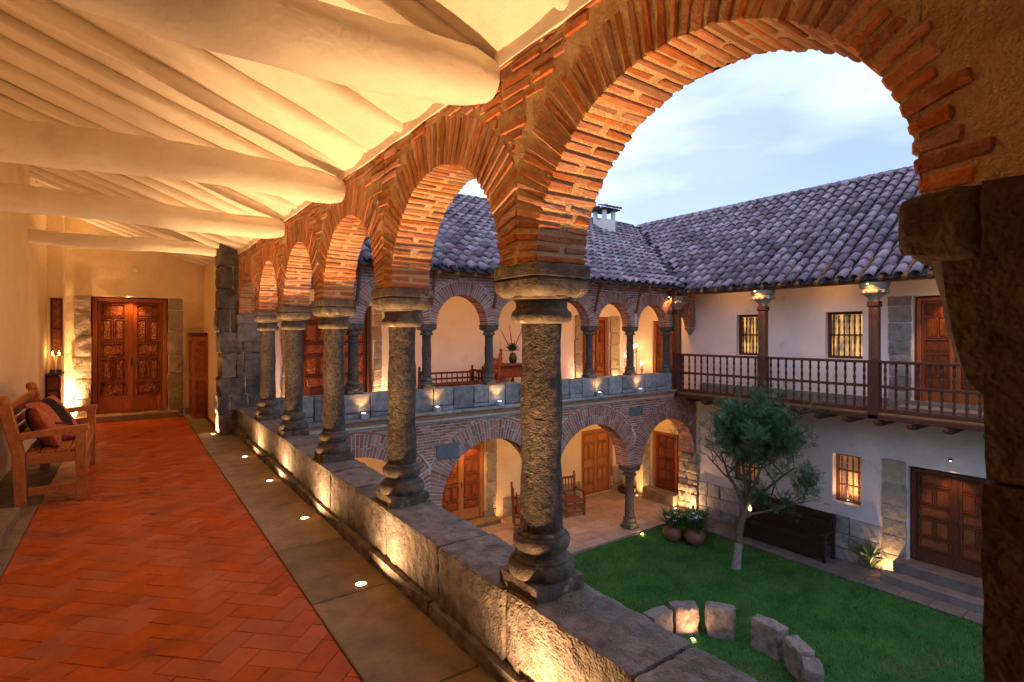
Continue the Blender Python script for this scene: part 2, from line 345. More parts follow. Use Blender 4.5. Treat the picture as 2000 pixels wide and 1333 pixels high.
def wall(fr, u0, u1, v0, v1, openings=(), depth=0.3, mb=None, cell=0.25, amp=0.008):
    """plaster sheet with openings (u0,u1,v0,v1) and their reveals; slightly uneven surface"""
    mb = mb or MB()
    us = {u0, u1}; vv = {v0, v1}
    for o in openings: us |= {o[0], o[1]}; vv |= {o[2], o[3]}
    def refine(s):
        s = sorted(s); out = [s[0]]
        for a, b in zip(s, s[1:]):
            n = max(1, int(math.ceil((b - a) / cell)))
            out += [a + (b - a) * k / n for k in range(1, n + 1)]
        return out
    us = refine({u for u in us if u0 <= u <= u1}); vv = refine({v for v in vv if v0 <= v <= v1}); vid = {}; vs = []; F = []
    def V(i, j):
        if (i, j) not in vid:
            p = fr(us[i], vv[j], 0); h = amp * noise.fractal(Vector(p) * 1.7, 0.6, 2, 3)
            vid[i, j] = len(vs); vs.append(fr(us[i], vv[j], h))
        return vid[i, j]
    for i in range(len(us) - 1):
        for j in range(len(vv) - 1):
            cu, cv = (us[i] + us[i + 1]) / 2, (vv[j] + vv[j + 1]) / 2
            if any(o[0] < cu < o[1] and o[2] < cv < o[3] for o in openings): continue
            F.append((V(i, j), V(i + 1, j), V(i + 1, j + 1), V(i, j + 1)))
    mb.add(vs, F, 0, True)
    for (a, b, c, d) in openings:
        q = lambda *pts: mb.add([fr(*p) for p in pts], [tuple(range(4))], 0)
        q((a, c, 0), (a, d, 0), (a, d, -depth), (a, c, -depth)); q((b, c, 0), (b, c, -depth), (b, d, -depth), (b, d, 0))
        q((a, d, 0), (b, d, 0), (b, d, -depth), (a, d, -depth)); q((a, c, 0), (a, c, -depth), (b, c, -depth), (b, c, 0))
    return mb
def plane(x0, x1, y0, y1, z, mb=None, nx=1, ny=1, fn=None):
    mb = mb or MB(); vs = []; F = []
    for j in range(ny + 1):
        for i in range(nx + 1):
            x, y = x0 + (x1 - x0) * i / nx, y0 + (y1 - y0) * j / ny
            vs.append((x, y, z + (fn(x, y) if fn else 0)))
    for j in range(ny):
        for i in range(nx):
            a = j * (nx + 1) + i; F.append((a, a + 1, a + nx + 2, a + nx + 1))
    mb.add(vs, F, 0, fn is not None); return mb
# lamps
def area(parent, loc, direction, power, size=0.07, spread=180, color=WARM):
    d = bpy.data.lights.new("lamp", 'AREA'); d.shape = 'DISK'; d.size = size; d.energy = power; d.color = color; d.spread = rad(spread)
    return _lamp(d, parent, loc, direction)
def spot(parent, loc, direction, power, cone=70, blend=0.6, color=WARM, radius=0.03):
    d = bpy.data.lights.new("lamp", 'SPOT'); d.energy = power; d.color = color; d.spot_size = rad(cone); d.spot_blend = blend; d.shadow_soft_size = radius
    return _lamp(d, parent, loc, direction)
def point(parent, loc, power, color=WARM, radius=0.03):
    d = bpy.data.lights.new("lamp", 'POINT'); d.energy = power; d.color = color; d.shadow_soft_size = radius
    return _lamp(d, parent, loc, (0, 0, -1))
def _lamp(d, parent, loc, direction):
    d.energy *= LM
    o = bpy.data.objects.new("lamp", d); COL.objects.link(o)
    o.rotation_euler = Vector(direction).to_track_quat('-Z', 'Y').to_euler()
    if parent is not None: o.parent = parent; o.location = Vector(loc) - wloc(parent)
    else: o.location = loc
    return o
# what the camera can roughly see, used to choose which pieces are built singly
TH = rad(35.7); _s, _c = math.sin(TH), math.cos(TH)
def cam_px(p):
    d = p[0] * _s + p[1] * _c
    if d < 0.05: return None
    return (1000 + 1043 * (p[0] * _c - p[1] * _s) / d, 653 - 1043 * (p[2] - 1.6) / d, d)
def in_view(p, m=60):
    q = cam_px(p); return q is not None and -m < q[0] < 2000 + m and -m < q[1] < 1333 + m

# ================================================================== SETTING: ground, lawn, paving
GZ, PZ = -3.65, -3.57            # lawn level, paved arcade level
plane(-600, 600, -600, 600, -3.80).build('ground', 'earth', kind='structure', label='bare earth ground around the courtyard buildings')
plane(1.85, 12.45, -4.0, 9.42, GZ, nx=60, ny=70, fn=lambda x, y: 0.02 * noise.noise(Vector((x, y, 0)) * 0.9)).build('lawn', 'grass', kind='structure', label='green lawn in the courtyard')
gb = MB()
for k in range(110000):
    x = R.uniform(6.0, 12.49) if R.random() < 0.85 else R.uniform(3.0, 6.0); y = R.uniform(2.0, 9.43)
    if R.random() < 0.1: y = R.uniform(-1, 2.0)
    z = GZ + 0.02 * noise.noise(Vector((x, y, 0)) * 0.9); h = R.uniform(0.02, 0.06) * (1 + .5 * noise.noise(Vector((x, y, 0)) * 2.5)); a = R.uniform(0, 6.28); w = 0.006
    dx, dy = math.cos(a) * w, math.sin(a) * w; lx, ly = R.uniform(-.02, .02), R.uniform(-.02, .02)
    gb.add([(x - dx, y - dy, z), (x + dx, y + dy, z), (x + lx, y + ly, z + h)], [(0, 1, 2)])
for k in range(260):
    x, y = R.gauss(11.0, 1.2), R.gauss(6.6, 1.3)
    if not (6 < x < 12.4 and 2.2 < y < 9.3): continue
    z = GZ + R.uniform(.035, .05); a = R.uniform(0, 6.28); u = Vector((math.cos(a), math.sin(a), R.uniform(-.3, .3))) * R.uniform(.02, .035); v = Vector((-math.sin(a), math.cos(a), R.uniform(-.2, .2))) * .012
    o = Vector((x, y, z)); gb.add([tuple(o - u), tuple(o + v), tuple(o + u), tuple(o - v)], [(0, 1, 2, 3)], .98)
tag(gb.build('grass', 'grass_blade', attr=True), 'short mown grass of the courtyard lawn', 'grass', kind='stuff')

path = plane(12.47, 13.9, -4.0, 9.42, -3.640).build('path', 'grout', kind='structure', label='narrow dark stone path along the white wall')
y = -1.0
while y < 9.35:
    l = R.uniform(0.5, 0.75)
    for (a, b) in ((12.48, 12.98), (12.99, 13.5)):
        cbox(a, b - .008, y + .006, min(y + l, 9.4) - .006, -3.66, -3.615, 0.008, jit=0.004).build('paving_slab', 'path_stone', path)
    y += l
pat = plane(1.8, 13.5, 9.42, 12.4, -3.60).build('patio', 'grout', kind='structure', label='paved floor of the lower arcade')
y = 9.42; row = 0
while y < 12.3:
    d = 0.33 if row < 1 else 0.46
    x = 5.6 + (0.2 if row % 2 else 0)
    while x < 13.45:
        l = R.uniform(0.42, 0.62) if row else R.uniform(0.6, 0.9)
        cbox(x + .006, min(x + l, 13.48) - .006, y + .006, min(y + d, 12.38) - .006, -3.66 if row == 0 else -3.62, PZ, 0.006, jit=0.003).build('paving_slab', 'paving', pat)
        x += l
    y += d; row += 1

# ================================================================== GALLERY: floor
gf = plane(-1.2, 1.45, -3.0, 12.5, -0.012).build('gallery_floor', 'grout', kind='structure', label='red terracotta herringbone floor of the gallery')
XL, XR = -0.68, 0.876
def clip(poly, axis, val, keep_less):
    out = []
    for i in range(len(poly)):
        a, b = poly[i], poly[(i + 1) % len(poly)]
        ia = (a[axis] <= val) == keep_less; ib = (b[axis] <= val) == keep_less
        if ia: out.append(a)
        if ia != ib:
            t = (val - a[axis]) / (b[axis] - a[axis]); out.append((a[0] + (b[0] - a[0]) * t, a[1] + (b[1] - a[1]) * t))
    return out
TW = 0.130; tiles = []
ca = math.sqrt(0.5)
for i in range(-90, 130):
    for j in range(-90, 130):
        k = (i - j) % 4
        if k == 0: q = [(i, j), (i + 2, j), (i + 2, j + 1), (i, j + 1)]
        elif k == 3: q = [(i, j), (i + 1, j), (i + 1, j + 2), (i, j + 2)]
        else: continue
        g = 0.010; cx_ = sum(p[0] for p in q) / 4; cy_ = sum(p[1] for p in q) / 4
        q = [(cx_ + (p[0] - cx_) * (1 - 2 * g * (0.5 if abs(p[0] - cx_) > .6 else 1)), cy_ + (p[1] - cy_) * (1 - 2 * g * (0.5 if abs(p[1] - cy_) > .6 else 1))) for p in q]
        q = [((p[0] - p[1]) * ca * TW, (p[0] + p[1]) * ca * TW) for p in q]
        if max(p[1] for p in q) < -1.5 or min(p[1] for p in q) > 12.2: continue
        q = clip(q, 0, XR - .004, True)
        if len(q) > 2: q = clip(q, 0, XL + .004, False)
        if len(q) > 2: q = clip(q, 1, 12.12, True)
        if len(q) < 3: continue
        c = (sum(p[0] for p in q) / len(q), sum(p[1] for p in q) / len(q))
        ar = abs(sum(q[a][0] * q[(a + 1) % len(q)][1] - q[(a + 1) % len(q)][0] * q[a][1] for a in range(len(q)))) / 2
        if ar < 0.0006: continue
        tiles.append((c, q))
def tile_mb(q, c, mb=None):
    mb = mb or MB(); n = len(q); z = R.uniform(-.0013, .0013); tx, ty = R.uniform(-.006, .006), R.uniform(-.006, .006)
    h = lambda p: z + (p[0] - c[0]) * tx + (p[1] - c[1]) * ty
    ins = [(c[0] + (p[0] - c[0]) * 0.975, c[1] + (p[1] - c[1]) * 0.975) for p in q]
    vs = [(p[0], p[1], -0.02) for p in q] + [(p[0], p[1], h(p) - .0025) for p in q] + [(p[0], p[1], h(p)) for p in ins]
    fs = [tuple(range(2 * n, 3 * n))]
    for a in range(n):
        b = (a + 1) % n; fs += [(a, b, n + b, n + a), (n + a, n + b, 2 * n + b, 2 * n + a)]
    mb.add(vs, fs); return mb
tiles.sort(key=lambda t: (0 if in_view((t[0][0], t[0][1], 0), 40) else 1, t[0][1]))
rest = MB()
for n, (c, q) in enumerate(tiles):
    if n < 300: tile_mb(q, c).build('tile', 'floor_tile', gf)
    else: tile_mb(q, c, rest)
rest.build('tile', 'floor_tile', gf, attr=True, kind='stuff')
# stone borders of the floor (slabs), the lamps are let into the right-hand one
y = -1.4
while y < 12.3:
    l = R.uniform(0.75, 1.15); y2 = min(y + l, 12.42)
    if y2 < 9.5 or True:
        xr = 1.40 if y < 9.3 else 1.2
        cbox(XR + .004, xr, y + .004, y2 - .004, -.03, 0.0015, 0.006, jit=0.003).build('border_slab', 'stone_border', gf)
    y = y2 if y2 < 12.42 else 99
y = -1.0
while y < 12.0:
    l = R.uniform(0.8, 1.3); y2 = min(y + l, 12.1)
    cbox(-1.16, XL - .004, y + .004, y2 - .004, -.03, 0.004, 0.006, jit=0.003).build('border_slab', 'stone_border', gf); y = y2 if y2 < 12.1 else 99

# ------------------------------------------------------------------ gallery walls
LWX, EWY = -1.13, 12.45
side = thing('side_wall', (LWX, 5, 0), 'cream plaster wall behind the carved bench', 'wall')
frL = Fr((LWX, -3.0, 0), math.pi / 2)                       # u -> +Y, normal -> +X
wall(frL, 0, 15.15, 0, 4.2, cell=0.3, amp=0.012).build('plaster', 'plaster_warm', side)
cbox(-1.4, -0.915, 12.15, 12.44, 0, 4.2, 0.02).build('pilaster', 'plaster_warm', side)
back = MB(); back.add([(-1.2, -3, 0), (1.8, -3, 0), (1.8, -3, 4.3), (-1.2, -3, 4.3)], [(0, 1, 2, 3)])
back.build('return_wall', 'plaster_warm', side)

endw = thing('end_wall', (0, EWY, 0), 'rough yellow plaster wall with stone-framed carved double door', 'wall')
frE = Fr((0, EWY, 0), 0)                                     # u -> +X, normal -> -Y
DX0, DX1, DZ0, DZ1 = -0.54, 0.62, 0.10, 2.28
wall(frE, -1.2, 1.9, 0, 4.2, [(DX0 - .02, DX1 + .02, 0.0, DZ1 + .02)], 0.35, cell=0.12, amp=0.02).build('plaster', 'plaster_warm', endw)

def door(parent, fr, u0, u1, v0, v1, n, name='door', wood='wood_door', carved='wood_carved', rows=None, leaves=2, handle=True, detail=True):
    """panelled timber door; the leaves are the part, its carved panels sub-parts"""
    fw = 0.07; mb = MB()
    fbox(fr, u0, u0 + fw, v0, v1, n - .10, n + .05, .006, mb=mb); fbox(fr, u1 - fw, u1, v0, v1, n - .10, n + .05, .006, mb=mb)
    fbox(fr, u0 + fw, u1 - fw, v1 - fw, v1, n - .10, n + .047, .006, mb=mb)
    lw = (u1 - u0 - 2 * fw) / leaves
    for k in range(leaves):
        a = u0 + fw + k * lw + .003; fbox(fr, a, a + lw - .006, v0 + .005, v1 - fw - .004, n - .06, n, .004, mb=mb)
    if leaves == 2: fbox(fr, u0 + fw + lw - .035, u0 + fw + lw + .035, v0 + .01, v1 - fw - .01, n, n + .018, .004, mb=mb)
    fbox(fr, u0 - .08, u1 + .08, v0 - .12, v1 + .08, n - .135, n - .102, 0, mb=mb)
    d = mb.build(name, wood, parent)
    rows = rows or [(1, .14), (2, .22), (1, .14), (2, .22), (1, .14), (0, .14)]
    tot = sum(r[1] for r in rows); H = v1 - fw - v0
    for k in range(leaves):
        a = u0 + fw + k * lw + .05; b = a + lw - .10
        if leaves == 2 and k == 0: b -= .03
        if leaves == 2 and k == 1: a += .03
        v = v1 - fw - .03
        for (cnt, hh) in rows:
            h = hh / tot * (H - .06)
            for q in range(cnt):
                p0 = a + (b - a) * q / cnt + .008; p1 = a + (b - a) * (q + 1) / cnt - .008
                q0, q1 = v - h + .018, v - .012
                pm = MB(); w = .018
                for (x0, x1, z0, z1) in ((p0, p1, q1 - w, q1), (p0, p1, q0, q0 + w), (p0, p0 + w, q0 + w, q1 - w), (p1 - w, p1, q0 + w, q1 - w)):
                    fbox(fr, x0, x1, z0, z1, n, n + .036, .006, mb=pm)
                fbox(fr, p0 + w + .012, p1 - w - .012, q0 + w + .012, q1 - w - .012, n, n + .026, .012, mb=pm)
                pm.build('panel', carved, d)
            v -= h
    if handle:
        hm = MB(); uc = (u0 + u1) / 2 + (.012 if leaves == 2 else lw * .4); vh = v0 + 1.0
        fbox(fr, uc - .018, uc + .018, vh - .10, vh + .06, n + .018, n + .026, .003, mb=hm)
        pts = [fr(uc, vh, n + .026), fr(uc, vh, n + .06), fr(uc + .10, vh - .005, n + .065)]
        tube(pts, .008, 6, hm); hm.build('handle', 'metal_dark', d)
    return d
door(endw, frE, DX0, DX1, DZ0, DZ1, -0.14)
def jamb(parent, fr, u0, u1, v0, v1, n0, n1, hs=(.28, .5), mat='stone_jamb', cell=.06, amp=.015):
    v = v0
    while v < v1 - .05:
        h = R.uniform(*hs); h = v1 - v if v + h > v1 - .15 else h
        rough_block(u0 + R.uniform(-.02, .02) * (1 if u0 < 0 else 1), u1 + R.uniform(-.012, .012), n0, n1, v + .004, v + h - .004, cell, amp, 6, .02,
                    fn=lambda x, y, z: fr(x, z, y), seed=v * 3).build('stone', mat, parent); v += h
jamb(endw, frE, DX0 - .265, DX0 - .015, 0.0, DZ1 + .02, -.33, .03)
jamb(endw, frE, DX1 + .015, DX1 + .26, 0.0, DZ1 + .02, -.33, .03)
rough_block(-.78, .80, EWY - .34, EWY + .1, -.01, .115, .08, .008, 5, .02).build('door_step', 'stone_border', endw)
cbox(.92, 1.24, EWY - .035, EWY + .01, 0, .13, .006).build('skirting', 'stone_grey', endw)
cbox(-.015, .015, EWY - .10, EWY - .06, 2.285, 2.30, .003).build('lamp_cover', 'metal_dark', endw)
spot(endw, (0.0, EWY - .12, 2.40), (0, .16, -1), 60, 90, .8)
det = thing('smoke_detector', (0.12, EWY - .04, 2.82), 'small round white detector on the wall above the carved door', 'detector')
lathe([(.045, -.012), (.05, 0), (.04, .012), (.015, .02)], (0, 0, 0), 16).build('housing', 'plastic_white', None)
_h = bpy.data.objects['housing']; _h.parent = det; _h.rotation_euler = (rad(90), 0, 0); _h.location = (0, 0, 0)

rightw = thing('passage_wall', (1.3, 11, 0), 'plaster wall closing the gallery beyond the stone pier', 'wall')
cbox(1.24, 1.9, 10.05, 12.6, 0, 4.3, .01).build('plaster', 'plaster_warm', rightw)

# ------------------------------------------------------------------ ceiling, rafters, tie beams
CS = 0.38
cz = lambda x: 2.875 + CS * (1.435 - x)
def ceil_fn(x, y):
    return cz(x) + .022 * noise.fractal(Vector((x * .7, y * 1.3, 3.1)), .6, 2, 3) + .010 * math.cos((y - .06) / .53 * 2 * math.pi)
vs = []; F = []; NX, NY = 30, 260
for j in range(NY + 1):
    for i in range(NX + 1):
        x = -1.3 + 3.1 * i / NX; y = -3.0 + 15.6 * j / NY; vs.append((x, y, ceil_fn(x, y) + .045))
for j in range(NY):
    for i in range(NX):
        a = j * (NX + 1) + i; F.append((a, a + NX + 1, a + NX + 2, a + 1))
cm = MB(); cm.add(vs, F, 0, True); ceiling = cm.build('ceiling', 'plaster_ceiling', kind='structure', label='sloping whitewashed plaster ceiling over the gallery')
rf = MB(); rf.add([(-1.6, -3.2, 4.35), (2.3, -3.2, 2.87), (2.3, 12.7, 2.87), (-1.6, 12.7, 4.35)], [(0, 1, 2, 3)]); rf.build('roof_deck', 'roof_channel', ceiling)
y = 0.56; k = 0
while y < 12.3:
    yy = y + R.uniform(-.06, .06); r0 = R.uniform(.048, .066); sk = R.uniform(-.07, .07); ph = R.uniform(0, 6)
    pts = []; rr = []
    for i in range(15):
        x = 1.44 - 2.7 * i / 14
        pts.append((x, yy + sk * (i / 14) + .014 * math.sin(ph + i * .45), cz(x) + .022 + .008 * math.sin(ph * 2 + i * .6) + max(0, x - 1.0) * .13))
        rr.append(r0 * (1 - .25 * i / 14) * (1.0 if i else .85))
    tube(pts, rr, 14, amp=.008, fs=7).build('rafter', 'plaster_ceiling', ceiling); y += .53; k += 1
rough_block(1.418, 1.66, -2.9, 9.6, 2.862, 3.02, .12, .014, 4, .02).build('cove', 'plaster_ceiling', ceiling)
def tie_beam(y0, z0, r, xr, label, dy=0.0, r2=None):
    pts = []; rr = []; n = 26; ph = R.uniform(0, 6)
    for i in range(n + 1):
        x = xr - (xr + 1.25) * i / n
        pts.append((x, y0 + dy * i / n + .02 * math.sin(ph + i * .3), z0 + .02 * math.sin(ph * 1.7 + i * .25)))
        q = 1.0
        if i == 0: q = .72
        elif i == 1: q = .93
        rr.append((r + ((r2 or r) - r) * i / n) * q)
    b = tube(pts, rr, 32, amp=.012, fs=4.5).build('tie_beam', 'plaster_ceiling')
    tag(b, label, 'beam', 'whitewashed beams across the gallery')
tie_beam(2.20, 2.82, .140, 1.43, 'thick whitewashed beam nearest the camera, overhead at top of picture', .05, .155)
tie_beam(4.42, 2.80, .125, 1.45, 'whitewashed round beam second from the camera', .03, .14)
tie_beam(6.45, 2.80, .115, 1.45, 'whitewashed round beam third from the camera', .0, .125)
tie_beam(9.95, 2.97, .105, 1.30, 'slim whitewashed beam meeting the stone pier at the gallery end', .0, .10)

# ------------------------------------------------------------------ near arcade
AX0, AX1 = 1.435, 1.725; SPR = 1.91; RING = 0.26
YC = [1.962, 3.538, 5.088, 6.609, 8.03]
edges = [(.44, YC[0] - .145)] + [(YC[i] + .145, YC[i + 1] - .145) for i in range(4)] + [(YC[4] + .145, 9.45)]
ARCH = [((a + b) / 2, (b - a) / 2, .645 if i < 4 else .62) for i, (a, b) in enumerate(edges)]
arc = thing('brick_arcade', (1.58, 5, SPR), 'brick arcade wall of round arches along the tiled gallery', 'arcade')
def soffit(y, ins=.004):
    for (c, r, h) in ARCH:
        d = (y - c) / (r + ins)
        if abs(d) < 1: return SPR + (h + ins) * math.sqrt(1 - d * d)
    return SPR
ys = set([-3.0, .5, 9.5, 10.2])
for (c, r, h) in ARCH:
    for k in range(61): ys.add(round(c - (r + .004) * math.cos(math.pi * k / 60), 5))
    for k in range(8): ys.add(c + r + .004 + .26 * k / 8)
ys = sorted(ys); core = MB(); vs = []; F = []; NZ = 10
x0, x1 = AX0 + .006, AX1 - .006
for yv in ys:
    zl = soffit(yv)
    for k in range(NZ + 1):
        z = zl + (3.0 - zl) * k / NZ; nn = .006 * noise.fractal(Vector((yv * 9, z * 9, 0)), .6, 2, 3)
        vs.append((x0 + nn, yv, z))
    for k in range(NZ + 1):
        z = zl + (3.0 - zl) * k / NZ; vs.append((x1, yv, z))
S = 2 * (NZ + 1)
for a in range(len(ys) - 1):
    for k in range(NZ):
        F.append((a * S + k, a * S + k + 1, (a + 1) * S + k + 1, (a + 1) * S + k))
        b = NZ + 1; F.append((a * S + b + k, (a + 1) * S + b + k, (a + 1) * S + b + k + 1, a * S + b + k + 1))
    F.append((a * S, (a + 1) * S, (a + 1) * S + NZ + 1, a * S + NZ + 1))
core.add(vs, F, 0, True); core.build('mortar_core', 'mortar', arc)

far_bricks = MB(); near_bricks = []
for ai, (c, r, h) in enumerate(ARCH):
    n = 46
    lim_l = (c - (edges[ai][0] - .145)) if ai > 0 else 9
    lim_r = ((edges[ai][1] + .145) - c) if ai < 5 else 9
    for k in range(n):
        a0 = math.pi * (k + .5) / n                       # 0 = +Y side, pi = -Y side
        half = (math.pi / n) * .5 * R.uniform(.58, .78); skew = R.uniform(-.018, .018)
        mode = k % 2
        segs = [(0.0, 1.0)] if mode == 0 else [(0.0, R.uniform(.40, .47)), (R.uniform(.53, .60), 1.0)]
        if mode == 0 and R.random() < .18: segs = [(0, .62), (.68, 1)]
        for (s0, s1) in segs:
            ca_ = abs(math.cos(a0)); lim = lim_r if math.cos(a0) > 0 else lim_l
            ro = min(r + RING * R.uniform(.9, 1.06), lim / max(ca_, 1e-3) - .006)
            if ai == 0 and math.cos(a0) < -.3: ro = r + R.uniform(.20, .27) - .12 * min(1, max(0, (-math.cos(a0) - .3) / .6))
            ri = r + R.uniform(-.006, .002); xo = R.uniform(-.004, .003)
            xa = AX0 + (AX1 - AX0) * s0 + (xo if s0 == 0 else 0); xb = AX0 + (AX1 - AX0) * s1 + (R.uniform(-.004, .006) if s1 == 1 else 0)
            hr = h / r
            def fn(x, t, rr, a0=a0, half=half, skew=skew, r=r, hr=hr, c=c):
                ang = a0 + half * t * (1.0 - .12 * (rr - r) / RING) + skew * (x - 1.58) * 2
                return (x, c + rr * math.cos(ang), SPR + rr * math.sin(ang) * (hr if rr < r + .05 else 1 - (1 - hr) * .9))
            w = half * r
            mb = cbox(xa, xb, -w, w, ri, ro, .005, lambda x, y_, z, fn=fn, w=w: fn(x, y_ / w, z), .0035)
            if ai <= 2: near_bricks.append(((c + r * math.cos(a0)), mb))
            else: far_bricks.join(mb)
# spandrel courses between the rings, laid flat against the gallery face
def extr(c, r, z):
    R_ = r + RING + .012; d = z - SPR
    return None if abs(d) >= R_ else math.sqrt(R_ * R_ - d * d)
zc = SPR + .10
while zc < 2.95:
    hh = R.uniform(.036, .044)
    spans = []
    prev = -.2
    for ai, (c, r, h) in enumerate(ARCH):
        e = extr(c, r, zc + .02)
        if e is None: continue
        spans.append((prev, c - e)); prev = c + e
    spans.append((prev, 9.5))
    if len(spans) == 1: spans = [(-.2, 9.5)]
    for si, (ya, yb) in enumerate(spans):
        if ai is None: continue
        if yb < .25: continue
        yy = max(ya, .12) + R.uniform(0, .08)
        while yy < yb - .03:
            l = min(R.uniform(.14, .27), yb - yy)
            if l > .03 and not (yy < .42) and R.random() > .06:
                tl = R.uniform(-.01, .01); y_m = yy + l / 2
                mb = cbox(AX0 + R.uniform(-.005, .003), AX0 + .07, yy, yy + l - .014, zc, zc + hh, .006, lambda x, y_, z, tl=tl, y_m=y_m: (x, y_, z + (y_ - y_m) * tl * 3), .004)
                if yy < 4.3: near_bricks.append((yy + 20, mb))
                else: far_bricks.join(mb)
            yy += l
    zc += hh + .013
near_bricks.sort(key=lambda t: t[0])
for n, (_, mb) in enumerate(near_bricks):
    if n < 300: mb.build('brick', 'brick', arc)
    else: far_bricks.join(mb)
far_bricks.build('brick', 'brick', arc, attr=True, kind='stuff')

# ------------------------------------------------------------------ parapet
PX0, PX1, PH = 1.407, 1.752, 0.42
par = thing('parapet', (1.58, 5, 0), 'low grey stone parapet carrying the gallery columns', 'parapet')
cuts = [-.6, .42, 1.25, 2.02, 2.66, 3.42, 4.05, 4.62, 5.28, 5.9, 6.55, 7.2, 7.85, 8.4, 9.0, 9.55]
for a, b in zip(cuts, cuts[1:]):
    o = R.uniform(-.008, .008)
    rough_block(PX0 + o, PX1 + R.uniform(-.006, .006), a + .004, b - .004, .07, PH + R.uniform(-.004, .004), (.022 if a < 4.5 else .05), .008, 10, .014, seed=a).build('stone', 'stone_parapet', par)
y = -.4
while y < 9.5:
    l = R.uniform(.5, .9); b = min(y + l, 9.5)
    rough_block(PX0 - R.uniform(.03, .045), PX0 + .1, y + .003, b - .003, -.01, R.uniform(.085, .10), .04, .007, 8, .015, seed=y).build('plinth_stone', 'stone_parapet', par); y = b if b < 9.5 else 99
cbox(1.50, 1.74, -4, 13, GZ - .1, .04, 0).build('wall_below', 'plaster_white', par)

# ------------------------------------------------------------------ stone columns
def make_column(x, y, label):
    t = thing('stone_column', (x, y, PH), label, 'column', 'stone columns of the near gallery')
    mb = rough_block(x - .147, x + .147, y - .147, y + .147, PH - .012, .492, .03, .006, 9, .014)
    pr = [(.10, .488), (.148, .490), (.1545, .502), (.157, .520), (.1545, .540), (.148, .553), (.135, .556), (.135, .566), (.121, .574), (.114, .588), (.114, .600), (.121, .608), (.128, .610), (.128, .617), (.1335, .628), (.135, .641), (.1335, .655), (.127, .666), (.113, .668), (.113, .678), (.104, .686), (.10, .69)]
    lathe(pr, (x, y, 0), 48, mb, amp=.0016, fs=22); mb.build('base', 'stone_capital', t)
    sh = [(.0985 - .005 * (k / 44) + .0035 * math.sin(k * .3), .682 + (1.66 - .682) * k / 44) for k in range(45)]
    lathe(sh, (x, y, 0), 56, None, amp=.003, fs=20).build('shaft', 'stone_column', t)
    pr = [(.10, 1.648), (.128, 1.652), (.140, 1.665), (.143, 1.682), (.139, 1.70), (.127, 1.712), (.120, 1.722), (.122, 1.745), (.130, 1.757), (.143, 1.762), (.146, 1.772), (.13, 1.785)]
    mb = lathe(pr, (x, y, 0), 48, None, amp=.0016, fs=22)
    N = 72; sq = [(1.768, .125, 9), (1.771, .140, 9), (1.780, .153, 10), (1.794, .162, 12), (1.812, .167, 12), (1.838, .168, 14), (1.843, .168, 14), (1.846, .160, 14), (1.854, .160, 14), (1.857, .170, 14), (1.885, .171, 14), (1.911, .170, 14), (1.914, .15, 14)]
    vs = []; F = []
    for (z, a, p) in sq:
        for i in range(N):
            th = 2 * math.pi * (i + .5) / N; cx, sy = math.cos(th), math.sin(th)
            k = (abs(cx) ** p + abs(sy) ** p) ** (-1 / p) * a
            k += .003 * noise.fractal(Vector((cx * k * 12 + x, sy * k * 12, z * 12)), .6, 2, 3)
            vs.append((x + cx * k, y + sy * k, z))
    for j in range(len(sq) - 1):
        for i in range(N):
            q = (i + 1) % N; F.append((j * N + i, j * N + q, (j + 1) * N + q, (j + 1) * N + i))
    F.append(tuple((len(sq) - 1) * N + i for i in range(N))); F.append(tuple(range(N))[::-1])
    mb.add(vs, F, None, True); mb.build('capital', 'stone_capital', t)
    return t
col_labels = ['tall dark stone column nearest the camera, in front of the lawn', 'stone column on the parapet, second from the camera',
              'stone column on the parapet, third from the camera', 'stone column on the parapet, fourth from the camera',
              'stone column on the parapet nearest the far stone pier']
C0 = make_column(1.58, YC[0], col_labels[0])
for k in range(1, 5): copy_tree(C0, (1.58, YC[k], PH), col_labels[k], rotz=math.pi / 2 * k)

# ------------------------------------------------------------------ stone piers at both ends of the arcade
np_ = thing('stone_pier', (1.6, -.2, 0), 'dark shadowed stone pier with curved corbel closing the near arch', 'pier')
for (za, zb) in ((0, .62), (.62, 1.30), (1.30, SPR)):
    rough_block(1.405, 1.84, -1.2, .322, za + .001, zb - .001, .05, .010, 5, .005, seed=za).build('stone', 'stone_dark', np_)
def corbel(parent, y_wall, y_tip, sgn, mat='stone_dark', x0=1.40, x1=1.76):
    mb = MB(); L = abs(y_tip - y_wall)
    rough_block(x0, x1, min(y_wall, y_tip), max(y_wall, y_tip), 1.765, SPR + .002, .025, .016, 7, .045, mb=mb)
    # quarter-round moulded underside
    prof = []
    for k in range(15):
        a = k / 14; prof.append((L * .74 * (1 - a) ** .42 + .004, 1.77 - .30 * a))
    vs = []; F = []; nX = 10
    for (d, zz) in prof:
        for i in range(nX + 1):
            x = x0 + .02 + (x1 - x0 - .04) * i / nX
            dd = d * (1 - .35 * abs(2 * i / nX - 1) ** 3) + .006 * noise.noise(Vector((x * 14, zz * 14, 0)))
            vs.append((x, y_wall + sgn * dd, zz))
    for j in range(len(prof) - 1):
        for i in range(nX): a = j * (nX + 1) + i; F.append((a, a + 1, a + nX + 2, a + nX + 1))
    m = len(vs)
    for (d, zz) in prof: vs.append((x0 + .02, y_wall - sgn * .02, zz)); vs.append((x1 - .02, y_wall - sgn * .02, zz))
    for j in range(len(prof) - 1):
        F.append((j * (nX + 1), (j + 1) * (nX + 1), m + 2 * (j + 1), m + 2 * j)); F.append((j * (nX + 1) + nX, m + 2 * j + 1, m + 2 * (j + 1) + 1, (j + 1) * (nX + 1) + nX))
    mb.add(vs, F, None, True); mb.build('corbel', mat, parent)
corbel(np_, .32, .48, 1, x0=1.415)
cbox(1.46, 1.80, -1.1, .30, 0, 1.9, 0).build('mortar_core', 'stone_dark', np_)
